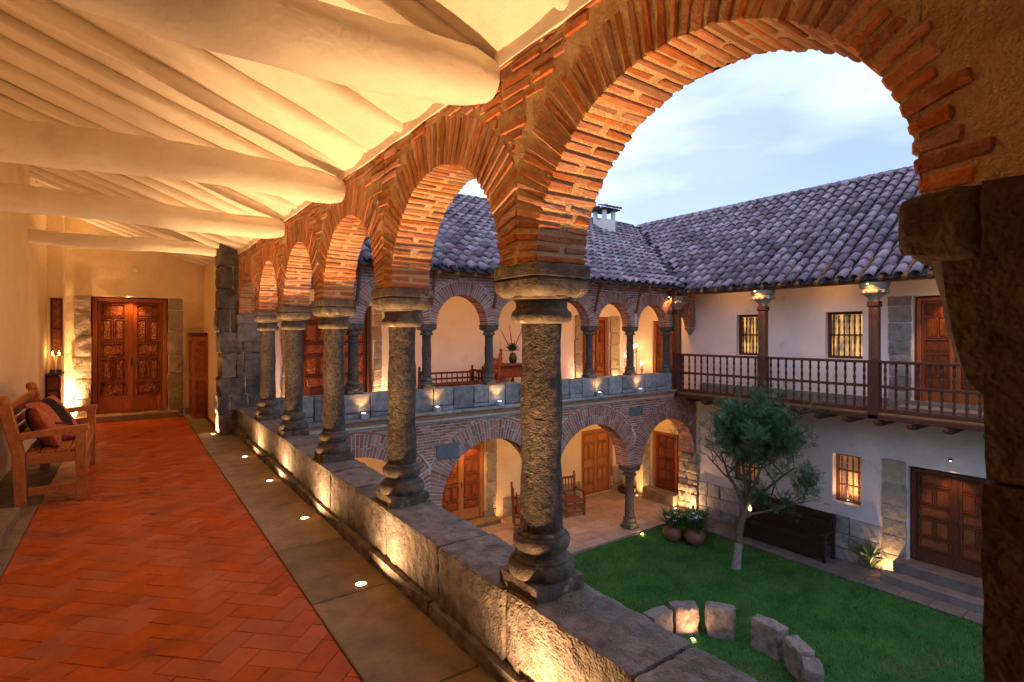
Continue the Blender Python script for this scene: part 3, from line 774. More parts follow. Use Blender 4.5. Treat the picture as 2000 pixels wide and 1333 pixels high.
fp = thing('stone_pier', (1.5, 9.8, 0), 'grey stone block pier at the far end of the gallery parapet', 'pier')
z = 0.0; row = 0
while z < 3.1:
    h = R.uniform(.24, .40); h = min(h, 3.2 - z)
    cutsx = [1.17 + R.uniform(-.03, .03)] + ([1.34 + R.uniform(-.05, .08)] if row % 2 else []) + [1.52 + R.uniform(-.06, .1), 1.84]
    for a, b in zip(cutsx, cutsx[1:]):
        rough_block(a + .004, b - .004, 9.52 + R.uniform(-.012, .012), 10.06, z + .004, z + h - .004, .045, .014, 7, .022, seed=z + a).build('stone', 'stone_pier', fp)
    z += h; row += 1
cbox(1.22, 1.80, 9.56, 10.03, 0, 3.1, 0).build('mortar_core', 'mortar_far', fp)
corbel(fp, 9.52, 9.40, -1, 'stone_grey')

# ------------------------------------------------------------------ floor lamps of the gallery
def floor_lamp(x, y, z, label, pw=18.0, sp=500, direction=(0.0, 0, 1), cone=46, group='lamps let into the gallery floor', mat='lens_glow', r=.034, col=(1.0, 0.53, 0.23)):
    t = thing('recessed_light', (x, y, z), label, 'light', group)
    lathe([(r, .0), (r * 1.3, .0), (r * 1.3, .005), (r, .006)], (x, y, z), 20, cap=False).build('ring', 'metal_ring', t)
    lathe([(r, .001), (r * .7, .004), (.002, .005)], (x, y, z), 16, cap=False).build('lens', mat, t)
    area(t, (x, y, z + .012), (direction[0], direction[1], 1), pw, r * 2, 165, col)
    if sp: spot(t, (x, y, z + .014), direction, sp, cone, .95, col, .03)
    return t
for (x, y, lb) in ((1.235, 1.74, 'round floor lamp beside the parapet, nearest the camera'), (1.205, 3.33, 'bright round floor lamp beside the parapet, second from camera'),
                   (1.24, 4.81, 'bright round floor lamp beside the parapet, third from camera'), (1.25, 6.26, 'round floor lamp beside the parapet, fourth from camera'),
                   (1.23, 7.67, 'round floor lamp beside the parapet, fifth from camera'), (1.10, 9.72, 'round floor lamp at the foot of the far stone pier')):
    floor_lamp(x, y, .002, lb)
floor_lamp(.74, 12.22, .002, 'floor lamp to the right of the carved gallery door', 50, 700, (0.02, .06, 1), 80)
floor_lamp(-.79, 12.30, .002, 'floor lamp glowing behind the candle cabinet beside the carved door', 90, 950, (-.02, .05, 1), 80)

# ------------------------------------------------------------------ gallery furniture
def tbox(a, b, w, h, mb=None, up=(0, 0, 1), ch=.006):
    """a timber from a to b, w wide (sideways), h high"""
    A, B = Vector(a), Vector(b); d = (B - A); L = d.length; d.normalize(); s = d.cross(Vector(up))
    if s.length < .1: s = d.cross(Vector((0, 1, 0)))
    s.normalize(); t = s.cross(d)
    return cbox(0, L, -w / 2, w / 2, -h / 2, h / 2, ch, lambda x, y, z: tuple(A + d * x + s * y + t * z), .0015, None, mb)
bench = thing('bench', (-.6, 7.5, 0), 'carved wooden bench with armrests against the gallery wall', 'bench')
B = 'wood_bench'; bx0, bx1, by0, by1 = -.80, -.37, 6.62, 8.38
for yb in (by0, by1):
    tbox((bx1, yb, 0), (bx1, yb, .68), .085, .075).build('leg', B, bench)
    tbox((bx0, yb, 0), (bx0 - .02, yb, .52), .085, .095).build('leg', B, bench)
    pt = tbox((bx0 - .02, yb, .50), (bx0 - .115, yb, .97), .08, .085)
    lathe([(.02, -.045), (.045, -.03), (.052, 0), (.045, .03), (.02, .045)], (bx0 - .125, yb, .99), 12, pt); pt.build('back_post', B, bench)
    tbox((bx0 - .03, yb, .655), (bx1 + .06, yb, .70), .085, .06).build('armrest', B, bench)
    tbox((bx0 + .04, yb, .435), (bx1 - .04, yb, .435), .05, .09).build('side_rail', B, bench)
    tbox((bx0 + .045, yb, .135), (bx1 - .04, yb, .135), .045, .08).build('stretcher', B, bench)
for k in range(4):
    x = bx0 + .07 + k * .108; tbox((x, by0 + .0, .487), (x, by1, .487), .10, .028).build('seat_board', B, bench)
tbox((bx1 + .01, by0 + .04, .42), (bx1 + .01, by1 - .04, .42), .04, .10).build('front_rail', B, bench)
tbox((bx1 - .02, by0 + .04, .16), (bx1 - .02, by1 - .04, .16), .045, .13).build('stretcher', B, bench)
tbox((bx0, by0 + .04, .30), (bx0, by1 - .04, .30), .04, .08).build('stretcher', B, bench)
def bk(v): return bx0 - .02 - (v - .5) * .2
tbox((bk(.92), by0 + .04, .92), (bk(.92), by1 - .04, .92), .035, .07).build('back_rail', B, bench)
tbox((bk(.60), by0 + .04, .60), (bk(.60), by1 - .04, .60), .035, .07).build('back_rail', B, bench)
pm = MB()
for v in (.675, .765, .852): tbox((bk(v), by0 + .04, v), (bk(v), by1 - .04, v), .024, .075, pm)
pm.build('carved_back_panel', 'wood_carved', bench)
for k in range(8):
    yb = by0 + .18 + k * (by1 - by0 - .36) / 7
    lathe([(.004, -.02), (.05, -.012), (.06, 0), (.05, .012), (.004, .02)], (0, 0, 0), 14).build('rosette', 'wood_carved', bench)
    o = bpy.context.scene.objects[-1] if False else list(bench.children)[-1]
    o.location = Vector((bk(.76) + .018, yb, .76)) - wloc(bench); o.rotation_euler = (0, rad(90 - 11), 0); o.scale = (1.1, 1, 1)
def cushion(cx, cy, cz_, w, rot, label):
    t = thing('cushion', (cx, cy, cz_), label, 'cushion', 'cushions on the carved bench')
    def pil(a0, a1, name, mat):
        mb = MB(); vs = []; F = []; NU, NV = 14, 22
        for side in (1, -1):
            for i in range(NU + 1):
                for j in range(NV + 1):
                    u = a0 + (a1 - a0) * i / NU; v = -1 + 2 * j / NV
                    ed = (1 - abs(u) ** 2.6) * (1 - abs(v) ** 2.6); th = side * .085 * max(0, ed) ** .55
                    cnr = 1 - .06 * (1 - abs(u)) * abs(v) - .05 * (1 - abs(v)) * abs(u)
                    vs.append((v * w / 2 * cnr, u * w / 2 * cnr, th + .006 * noise.noise(Vector((u * 3, v * 3, cx * 9)))))
        K = (NU + 1) * (NV + 1)
        for side in (0, 1):
            for i in range(NU):
                for j in range(NV):
                    a = side * K + i * (NV + 1) + j; q = (a, a + 1, a + NV + 2, a + NV + 1); F.append(q if side == 0 else q[::-1])
        me = bpy.data.meshes.new(name); me.from_pydata(vs, [], F); me.materials.append(MATS[mat]); me.polygons.foreach_set('use_smooth', [True] * len(F))
        o = bpy.data.objects.new(name, me); COL.objects.link(o); o.parent = t
    pil(-1, -.3, 'woven_end', 'cushion_weave'); pil(-.3, .42, 'black_band', 'cloth_black'); pil(.42, 1, 'woven_end', 'cushion_weave')
    t.rotation_euler = rot
cushion(-.68, 6.98, .675, .46, (rad(-8), rad(66), rad(8)), 'red woven cushion with black band on the near half of the bench')
cushion(-.66, 7.62, .70, .46, (rad(12), rad(58), rad(-14)), 'red woven cushion with black band on the far half of the bench')
cushion(-.60, 7.30, .585, .40, (rad(4), rad(8), rad(10)), 'small red woven cushion lying flat between the two others')

cab = thing('cabinet', (-1.0, 11.9, 0), 'narrow dark carved cabinet holding two candles in the corner', 'cabinet')
mb = cbox(-1.115, -.925, 11.72, 12.14, 0, .12, .01); mb.build('plinth', 'wood_dark', cab)
cbox(-1.11, -.94, 11.75, 12.13, .12, .90, .01).build('body', 'wood_dark', cab)
for z in (.18, .43, .67):
    cbox(-1.095, -.955, 11.735, 11.752, z, z + .2, .006).build('carved_panel', 'wood_carved', cab); cbox(-.942, -.928, 11.79, 12.09, z, z + .2, .006).build('carved_panel', 'wood_carved', cab)
cbox(-1.12, -.90, 11.69, 12.145, .90, .945, .012).build('top', 'wood_dark', cab)
def candle(x, y, z, h, r, label, group, power=1.2, flame=True):
    t = thing('candle', (x, y, z), label, 'candle', group)
    lathe([(r * 1.25, 0), (r * 1.25, .05), (r * 1.1, .055)], (x, y, z), 12).build('holder', 'metal_dark', t)
    lathe([(r, .05), (r * .98, h * .7), (r, h), (r * .5, h - .006)], (x, y, z), 14).build('wax', 'candle_wax', t)
    if flame:
        lathe([(.001, h), (.009, h + .015), (.011, h + .028), (.006, h + .05), (.001, h + .07)], (x, y, z), 10).build('flame', 'flame', t)
        point(t, (x, y, z + h + .04), power, WARM, .02)
    return t
candle(-1.04, 11.86, .945, .30, .030, 'lit candle nearer the side wall on the dark cabinet', 'candles on the corner cabinet', 2.0)
candle(-.955, 11.84, .945, .30, .030, 'lit candle nearer the carved door on the dark cabinet', 'candles on the corner cabinet', 2.0)
mir = thing('wall_mirror', (-1.0, 12.14, 1.1), 'tall narrow dark framed mirror above the candles', 'mirror')
mm = MB(); cbox(-1.09, -.93, 12.118, 12.146, 1.22, 1.255, .004, mb=mm); cbox(-1.09, -.93, 12.118, 12.146, 2.19, 2.225, .004, mb=mm)
cbox(-1.09, -1.06, 12.118, 12.146, 1.255, 2.19, .004, mb=mm); cbox(-.96, -.93, 12.118, 12.146, 1.255, 2.19, .004, mb=mm); cbox(-1.06, -.96, 12.12, 12.145, 1.68, 1.71, .003, mb=mm)
mm.build('frame', 'wood_dark', mir); cbox(-1.06, -.96, 12.136, 12.147, 1.255, 2.19, 0).build('panel', 'wood_carved', mir)
wd = thing('cupboard', (1.1, 12.0, 0), 'tall dark wooden cupboard beside the far stone pier', 'cupboard')
cbox(.985, 1.235, 11.72, 12.38, .0, 1.56, .008).build('body', 'wood_door', wd); cbox(.955, 1.238, 11.69, 12.41, 1.56, 1.62, .015).build('cornice', 'wood_dark', wd)
for z0, z1 in ((.1, .72), (.8, 1.48)):
    cbox(.97, .988, 11.78, 12.32, z0, z1, .006).build('panel', 'wood_carved', wd); cbox(1.02, 1.2, 11.705, 11.723, z0, z1, .006).build('panel', 'wood_carved', wd)
ds = thing('door_step', (-.95, 5.6, 0), 'rounded pale stone doorstep at the left edge of the gallery floor', 'step')
rough_block(-1.12, -.76, 4.9, 6.30, .0, .10, .04, .004, 6, .035).build('slab', 'stone_border', ds)
dm = cbox(-1.11, -.86, 5.0, 6.08, .1015, .113, .004).build('door_mat', 'mat_brown'); tag(dm, 'flat brown mat lying on the pale stone doorstep', 'mat')

# ================================================================== NORTH WING (arcaded building across the end of the courtyard)
NB = thing('arcaded_building', (7.5, 10.5, GZ), 'two-storey brick arcaded building with tiled roof across the courtyard', 'building')
FY = 9.58; BY = 12.4; RW = 13.5                      # front face, back wall, right wing wall
UC = [1.878 + 1.5 * i for i in range(8)]             # upper columns
LC = [1.86, 4.859, 7.871, 10.895]                    # lower columns
frN = Fr((0, BY, 0), 0)
# back walls and end wall of the arcade (plaster)
wall(frN, 1.8, RW, -.02, 2.95, [(3.05, 4.78, 0, 2.28), (11.62, 12.86, 0, 2.16)], .3, cell=.2, amp=.01).build('upper_wall', 'plaster_white', NB)
wall(frN, 1.8, RW, PZ, -.32, [(6.56, 8.02, PZ, -1.36), (11.6, 13.02, PZ, -1.47)], .3, cell=.2, amp=.01).build('lower_wall', 'plaster_warm', NB)
frR = Fr((RW, 0, 0), math.pi * 1.5)                  # u -> -Y, normal -> -X
wall(frR, -BY, -FY + .02, -.02, 2.95, [(-11.15, -10.25, 0, 2.02)], .25, cell=.2, amp=.01).build('upper_end_wall', 'plaster_white', NB)
wall(frR, -BY, -FY + .15, PZ, -.32, [(-11.2, -10.15, PZ, -1.45)], .25, cell=.2, amp=.01).build('lower_end_wall', 'plaster_warm', NB)
door(NB, frN, 3.1, 4.73, .02, 2.25, -.12, wood='wood_dark'); door(NB, frN, 11.67, 12.81, .02, 2.13, -.12, wood='wood_door')
door(NB, frR, -11.12, -10.28, .02, 2.0, -.08, wood='wood_door', rows=[(2, .3), (2, .3), (2, .3), (1, .12)], leaves=1)
door(NB, frN, 6.62, 7.97, PZ + .12, -1.40, -.12, wood='wood_door_light', carved='wood_carved')
door(NB, frN, 11.64, 12.97, PZ + .02, -1.5, -.10, wood='wood_door_light', carved='wood_door_light', rows=[(1, .2), (2, .3), (1, .2), (2, .3), (1, .2)], handle=False)
door(NB, frR, -11.12, -10.24, PZ + .36, -1.47, -.08, wood='wood_door', rows=[(2, .2), (2, .25), (2, .2), (2, .25), (1, .12)], leaves=1, handle=False)
jamb(NB, frN, 2.72, 3.03, 0, 2.3, -.25, .03); jamb(NB, frN, 4.80, 5.0, 0, 2.3, -.25, .03)
jamb(NB, frN, 11.32, 11.60, 0, 2.2, -.25, .06); jamb(NB, frN, 12.88, 13.3, 0, 2.2, -.25, .06)
jamb(NB, frN, 8.04, 8.36, PZ, -1.3, -.25, .04); jamb(NB, frN, 6.25, 6.54, PZ, -1.3, -.25, .04)
jamb(NB, frR, -10.13, -9.93, PZ, -1.4, -.2, .04); jamb(NB, frR, -11.5, -11.22, PZ, -1.4, -.2, .04)
cbox(6.4, 8.3, BY - .36, BY + .05, PZ - .03, PZ + .12, .012).build('door_step', 'stone_border', NB)
cbox(RW - .32, RW + .05, 10.1, 11.3, PZ - .03, PZ + .34, .012).build('door_step', 'stone_border', NB)
jamb(NB, frN, 8.6, 11.55, PZ, PZ + .55, -.1, .03, (.18, .3)); jamb(NB, frN, 13.02, 13.45, PZ, PZ + .8, -.1, .05, (.18, .3))
# floors and ceilings of the arcade
cbox(1.76, RW, 9.60, BY, -.30, -.02, 0).build('upper_floor', 'floor_tile', NB)
plane(1.8, RW, 9.6, BY, 2.93).build('upper_ceiling', 'plaster_ceiling', NB)
plane(1.8, RW, 9.7, BY, -.335).build('lower_ceiling', 'plaster_ceiling', NB)
for k in range(24): cbox(1.95 + k * .5, 2.07 + k * .5, 9.7, BY, 2.80, 2.925, .01).build('ceiling_joist', 'wood_eave', NB)
for k in range(24): cbox(1.95 + k * .5, 2.07 + k * .5, 9.8, BY, -.46, -.34, .01).build('ceiling_joist', 'wood_eave', NB)
# brick arches: mortar body with voussoirs and courses set proud
def arch_run(name, arches, spr, top, y0, y1, u0, u1, ring, nv, broken, course=.058, blen=.2, mould=True, proud=.012):
    def soff(x):
        for (c, r) in arches:
            d = (x - c) / r
            if abs(d) < 1: return spr + r * math.sqrt(1 - d * d)
        return spr
    xs = {u0, u1}
    for (c, r) in arches:
        for k in range(33): xs.add(round(c - r * math.cos(math.pi * k / 32), 5))
    xs = sorted(x for x in xs if u0 <= x <= u1); vs = []; F = []
    for x in xs:
        zl = soff(x); vs += [(x, y0, zl), (x, y0, top), (x, y1, zl), (x, y1, top)]
    for a in range(len(xs) - 1):
        p, q = 4 * a, 4 * a + 4; F += [(p, q, q + 1, p + 1), (p + 2, p + 3, q + 3, q + 2), (p, p + 2, q + 2, q)]
    mb = MB(); mb.add(vs, F, 0); mb.build(name, 'mortar_far', NB)
    br = MB(); so = MB()
    for ai, (c, r) in enumerate(arches):
        nb = [(abs(c2 - c)) / 2 for (c2, _) in arches if abs(c2 - c) > .1]
        lim = min(nb) if nb else 9
        for k in range(nv):
            a0 = math.pi * (k + .5) / nv; half = math.pi / nv * .5 * R.uniform(.62, .78)
            ro = min(r + ring * R.uniform(.95, 1.03), lim / max(abs(math.cos(a0)), 1e-3) - .005)
            parts = [(r - .006, ro)]
            if broken and ro - r > ring * .7:
                m = r + ring * R.uniform(.35, .65); parts = [(r - .006, m - .008), (m + .008, ro)]
            for (ra, rb) in parts:
                if rb - ra < .02: continue
                f = lambda x, t, rr, a0=a0, half=half, c=c: (c + rr * math.cos(a0 + half * t), x, spr + rr * math.sin(a0 + half * t))
                cbox(y0 - proud + R.uniform(-.004, .004), y0 + .03, -1, 1, ra, rb, 0, f, 0, None, br)
            f = lambda x, t, rr, a0=a0, half=half, c=c: (c + rr * math.cos(a0 + half * t), x, spr + rr * math.sin(a0 + half * t))
            for (ya, yb) in (((y0 + .035, y1),) if k % 2 else ((y0 + .035, (y0 + y1) / 2 - .02), ((y0 + y1) / 2 + .02, y1))):
                cbox(ya, yb, -1, 1, r - R.uniform(.004, .016), r + .03, 0, f, 0, None, so)
        if mould:
            pts = []
            for k in range(25):
                a = math.pi * k / 24; ro = r + ring + .03
                if abs(ro * math.cos(a)) < lim: pts.append((c + ro * math.cos(a), y0 - .012, spr + ro * math.sin(a)))
            tube(pts, .017, 5, br)
    zc = spr + .1
    while zc < top - .03:
        spans = []; prev = u0
        for (c, r) in sorted(arches):
            Ro = r + ring + .05; d = zc + .02 - spr
            if abs(d) < Ro: e = math.sqrt(Ro * Ro - d * d); spans.append((prev, c - e)); prev = c + e
        spans.append((prev, u1))
        for (a, b) in spans:
            x = a + R.uniform(0, .06)
            while x < b - .03:
                l = min(R.uniform(.75, 1.2) * blen, b - x)
                cbox(x, x + l - .016, y0 - proud * R.uniform(.4, 1.2), y0 + .03, zc, zc + course * R.uniform(.66, .78), 0, IDF, .003, None, br); x += l
        zc += course
    br.build('brick', 'brick_far', NB, attr=True, kind='stuff'); so.build('soffit_brick', 'brick_far', NB, attr=True, kind='stuff')
UA = [((a + b) / 2, (b - a) / 2 - .135) for a, b in zip(UC, UC[1:])] + [((UC[-1] + .135 + RW - .1) / 2, (RW - .1 - UC[-1] - .135) / 2)]
arch_run('upper_arcade', UA, 1.80, 2.84, FY, FY + .30, 1.76, RW, .27, 40, False)
LA = [((a + b) / 2, (b - a) / 2 - .26) for a, b in zip(LC, LC[1:])] + [((LC[-1] + .26 + 13.42) / 2, (13.42 - LC[-1] - .26) / 2)]
arch_run('lower_arcade', LA, -1.89, -.16, FY - .02, FY + .42, 1.76, RW, .42, 62, True)
pl = cbox(5.0, 5.52, FY - .05, FY, -.92, -.62, .006).build('wall_plaque', 'slate', NB)
cbox(10.2 + .45, 11.15, FY - .05, FY, -.55, -.32, .006).build('wall_plaque', 'slate', NB)
# corbel of the small end arch and its respond
lathe([(.01, -.18), (.06, -.13), (.10, -.05), (.15, 0), (.15, .05)], (RW - .05, FY + .15, 1.74), 16).build('corbel', 'stone_jamb', NB)
# rough stone pier under the last lower arch
z = PZ
while z < -1.9:
    h = R.uniform(.16, .3); h = -1.9 - z if z + h > -2.0 else h
    yy = FY - .14
    while yy < 10.1:
        l = R.uniform(.22, .42); l = 10.1 - yy if yy + l > 9.98 else l
        rough_block(RW - .12 + R.uniform(-.03, .03), RW + .1, yy + .006, yy + l - .006, z + .006, z + h - .006, .05, .03, 6, .04, seed=z + yy).build('stone', 'stone_jamb', NB); yy += l
    z += h
lathe([(.02, 0), (.12, .02), (.17, .07), (.19, .12), (.19, .16)], (RW - .05, FY + .2, -2.05), 16).build('corbel', 'stone_capital', NB)
# ledge, cornice and parapet stones
x = 1.8
while x < RW - 1.0:
    l = R.uniform(.7, 1.1); l = min(l, 12.6 - x)
    cbox(x + .004, x + l - .004, FY - .20, FY + .2, .0, .055, .012, jit=.006).build('ledge_stone', 'stone_grey', NB); x += l
    if x > 12.55: break
x = 1.8
while x < 12.5:
    l = min(R.uniform(.8, 1.4), 12.62 - x)
    cbox(x + .003, x + l - .003, FY - .155, FY + .02, -.065, -.003, .01, jit=.005).build('cornice_strip', 'terracotta_strip', NB)
    cbox(x + .003, x + l - .003, FY - .10, FY + .02, -.14, -.068, .01, jit=.004).build('cornice_strip', 'mortar_far', NB); x += l
x = 1.85
while x < 12.5:
    l = R.uniform(.36, .52); l = 12.55 - x if x + l > 12.3 else l; zb = .06 + (R.random() < .5) * .09
    if zb > .1: cbox(x + .01, x + l - .01, FY + .0, FY + .3, .058, zb - .01, .01, jit=.004).build('parapet_stone', 'stone_grey', NB)
    rough_block(x + .007, x + l - .007, FY + .01 + R.uniform(-.01, .01), FY + .36, zb, .50 + R.uniform(-.008, .008), .05, .012, 7, .022, seed=x).build('parapet_stone', 'stone_grey', NB); x += l
# eave: wall plate, rafters, boards
cbox(1.76, 12.6, FY + .02, FY + .22, 2.845, 2.925, .008).build('wall_plate', 'wood_eave', NB)
cbox(1.76, 12.4, FY - .08, FY + .015, 2.86, 2.905, .008).build('wall_plate', 'wood_eave', NB)
for k in range(26):
    xx = 2.0 + k * .41
    tube([(xx, FY - .40, 2.80), (xx + .01, FY + .3, 3.18)], [.045, .05], 8).build('eave_rafter', 'wood_eave', NB)
for k in range(7):
    xx = UC[k + 1] if k < 6 else 12.2
    tbox((xx, FY - .05, 2.15), (xx, FY - .22, 2.80), .05, .06).build('eave_bracket', 'wood_post', NB)

def column_far(x, y, z, sc, label, group):
    c = copy_tree(C0, (x, y, z), label, 0, sc); c['group'] = group; return c
uni = ['far upper column beside the stone pier, half hidden by the gallery', 'far upper column in front of the dark double door',
       'far upper column beside the low wooden settee', 'far upper column behind the upright chair', 'far upper column hidden behind the nearest column',
       'far upper column left of the carved door with stone jambs', 'far upper column beside the candle stand', 'far upper column next to the balcony corner post']
for x, lb in zip(UC, uni): column_far(x, FY + .16, .50, (.95, .95, 1.30 / 1.49), lb, 'columns of the far upper arcade')
for x, lb in zip(LC[1:], ['lower arcade column seen below the parapet near the wall plaque', 'lower arcade column behind the nearest column', 'grey lower arcade column standing at the lawn edge']):
    column_far(x, FY + .19, PZ, (1.25, 1.25, 1.68 / 1.49), lb, 'columns of the lower arcade')

# ------------------------------------------------------------------ roofs
EY, EZ = 9.18, 2.86; EX, EZ2 = 12.28, 2.74; RY, RX, RZ = 14.6, 16.6, 5.88
BB = thing('balcony_building', (14.5, 3, GZ), 'white two-storey wing with wooden balcony and tiled roof', 'building')
def tile_mesh(w=.103, L=.44, seg=7):
    vs = []; F = []
    for j, (t, ww) in enumerate(((0, 1.0), (1, .80))):
        for i in range(seg + 1):
            a = math.pi * i / seg; vs.append((math.cos(a) * w * ww, t * L, math.sin(a) * w * .95 * ww + (0 if j else .022)))
    n = seg + 1
    for i in range(seg + 1):
        a = math.pi * i / seg; vs.append((math.cos(a) * w * .80, 0.012, math.sin(a) * w * .60 + .012))
    for i in range(seg): F.append((i, i + 1, n + i + 1, n + i)); F.append((2 * n + i, 2 * n + i + 1, i + 1, i))
    return vs, F
TV, TF = tile_mesh()
tme = bpy.data.meshes.new('roof_tile'); tme.from_pydata(TV, [], TF); tme.materials.append(MATS['roof_tile']); tme.polygons.foreach_set('use_smooth', [True] * len(TF))
def roof(parent, name, org, along, up, z0, z1, run, n_lo, n_hi, lim, pitch_w=.27, single=290):
    """along = eave direction, up = horizontal direction towards the ridge; lim(s,t) tells whether the point s along, t up (0..run) is on the roof"""
    A, U = Vector(along), Vector((up[0] * run, up[1] * run, z1 - z0)); SL = U.length; U.normalize(); Nn = A.cross(U)
    if Nn.z < 0: Nn = -Nn
    o = Vector(org); step = .335; rows = int(SL / step)
    base = MB(); ch = MB(); cand = []
    for c in range(n_lo, n_hi):
        s = c * pitch_w
        t0 = None; ts = []
        for k in range(rows + 1):
            t = k * step * run / SL
            if lim(s, t): ts.append(k)
        if not ts: continue
        ka, kb = ts[0], ts[-1] + 1
        # channel strip between this cover row and the next (concave)
        vs = []; F = []
        for k in (ka, kb):
            for i in range(7):
                a = math.pi * i / 6; q = o + A * (s + pitch_w / 2 + math.cos(a) * .135) + U * (k * step - (.05 if k == ka else 0)) + Nn * (.045 - .05 * math.sin(a)); vs.append(tuple(q))
        for i in range(6): F.append((i, i + 1, 7 + i + 1, 7 + i))
        ch.add(vs, F, None, True)
        for k in ts:
            p = o + A * (s + R.uniform(-.012, .012)) + U * (k * step - .04 + R.uniform(-.015, .015)) + Nn * (.035 + .012)
            cand.append((p, R.uniform(-.05, .05)))
    ch.build('channel_tile', 'roof_channel', parent, kind='stuff')
    M3 = Matrix((A, U, Nn)).transposed()
    if M3.determinant() < 0: M3 = Matrix((-A, U, Nn)).transposed()
    tilt = Matrix.Rotation(rad(-3.0), 3, 'X')
    def vis(p):
        return in_view(p, 10) and p.y < 14.7
    cand.sort(key=lambda t: (0 if vis(t[0]) else 1, t[0].length))
    rest = MB(); pw = wloc(parent)
    for n, (p, tw) in enumerate(cand):
        Mx = M3 @ Matrix.Rotation(tw, 3, 'Z') @ tilt
        if n < single:
            ob = bpy.data.objects.new('roof_tile', tme); COL.objects.link(ob); ob.parent = parent
            ob.matrix_local = Matrix.Translation(p - pw) @ Mx.to_4x4(); 
        else:
            rest.add([tuple(p + Mx @ Vector(v)) for v in TV], TF, None, True)
    if rest.v: rest.build('roof_tile', 'roof_tile', parent, attr=True, kind='stuff')
VAL = (RY - EY) / (RX - EX)
# north roof: s = x, t = y - EY ; right of the valley belongs to the other roof
roof(NB, 'north', (0, EY, EZ), (1, 0, 0), (0, 1), EZ, RZ, RY - EY, 6, 62, lambda s, t: s < EX + t / VAL - .06)
# wing roof: s = y, t = x - EX
roof(BB, 'wing', (EX, 0, EZ2), (0, 1, 0), (1, 0), EZ2, RZ, RX - EX, -6, 55, lambda s, t: s < EY + t * VAL - .06)
dk = MB(); dk.add([(1.6, EY + .02, EZ), (EX, EY + .02, EZ), (RX, RY, RZ), (1.6, RY, RZ), (1.6, RY + 5, EZ), (RX + 4.5, RY + 5, EZ)], [(0, 1, 2, 3), (3, 2, 5, 4)]); dk.build('roof_deck', 'wood_eave', NB)
dk = MB(); dk.add([(EX + .02, -4, EZ2), (EX + .02, EY, EZ2), (RX, RY, RZ), (RX, -4, RZ), (RX + 4.3, RY + 5, EZ2), (RX + 4.3, -4, EZ2)], [(0, 1, 2, 3), (3, 2, 4, 5)]); dk.build('roof_deck', 'wood_eave', BB)
def ridge(parent, p0, p1, step=.36, r=.12, name='ridge_tile'):
    A, Bv = Vector(p0), Vector(p1); n = int((Bv - A).length / step); d = (Bv - A).normalized(); s = d.cross(Vector((0, 0, 1))).normalized()
    mb = MB()
    for k in range(n):
        q = A + d * (k * step); vs = []; F = []
        for (t, ww) in ((0, 1), (step * 1.12, .85)):
            for i in range(8):
                a = math.pi * i / 7; w = q + d * t + s * (math.cos(a) * r * ww) + Vector((0, 0, math.sin(a) * r * ww * .8)); vs.append(tuple(w))
        for i in range(7): F.append((i, i + 1, 9 + i, 8 + i))
        mb.add(vs, F, None, True)
    mb.build(name, 'roof_tile', parent, attr=True, kind='stuff')
ridge(NB, (1.6, RY, RZ + .02), (RX, RY, RZ + .02)); ridge(BB, (RX, -4, RZ + .02), (RX, RY, RZ + .02))
# valley gutter between the two roofs
vs = []; F = []; a, b = Vector((EX - .05, EY - .06, 2.84)), Vector((RX, RY, RZ + .02)); s = Vector((1, -VAL * .8, 0)).normalized() * .11
for k in range(13):
    p = a + (b - a) * k / 12; vs += [tuple(p - s + Vector((0, 0, .06))), tuple(p + Vector((0, 0, .03))), tuple(p + s + Vector((0, 0, .06)))]
for k in range(12): i = 3 * k; F += [(i, i + 1, i + 4, i + 3), (i + 1, i + 2, i + 5, i + 4)]
g = MB(); g.add(vs, F); g.build('valley_gutter', 'roof_channel', BB)
for k in range(14):
    p = a + (b - a) * (k + .3) / 14
    rough_block(p.x - .17, p.x - .05, p.y + .0, p.y + .14, p.z + .06, p.z + .13, .05, .01, 9, .02).build('valley_mortar', 'stone_grey', BB)
chm = thing('chimney', (13.7, 13.45, 5.0), 'white plastered chimney lantern with small tiled cap on the far roof', 'chimney')
cbox(13.42, 13.98, 13.18, 13.74, 4.6, 5.62, .01).build('stack', 'plaster_white', chm)
for (a, b) in ((13.42, 13.18), (13.86, 13.18), (13.42, 13.62), (13.86, 13.62)): cbox(a, a + .12, b, b + .12, 5.62, 5.94, .006).build('corner_post', 'plaster_white', chm)
cbox(13.30, 14.10, 13.06, 13.86, 5.94, 5.99, .01).build('cap_slab', 'roof_channel', chm)
for k in range(5):
    ob = bpy.data.objects.new('cap_tile', tme); COL.objects.link(ob); ob.parent = chm; ob.scale = (.7, .9, .7)
    ob.location = Vector((13.36 + k * .17, 13.0, 5.98)) - wloc(chm); ob.rotation_euler = (rad(18), 0, 0)
    ob = bpy.data.objects.new('cap_tile', tme); COL.objects.link(ob); ob.parent = chm; ob.scale = (.7, .9, .7)
    ob.location = Vector((13.36 + k * .17, 13.92, 5.98)) - wloc(chm); ob.rotation_euler = (rad(18), 0, rad(180))

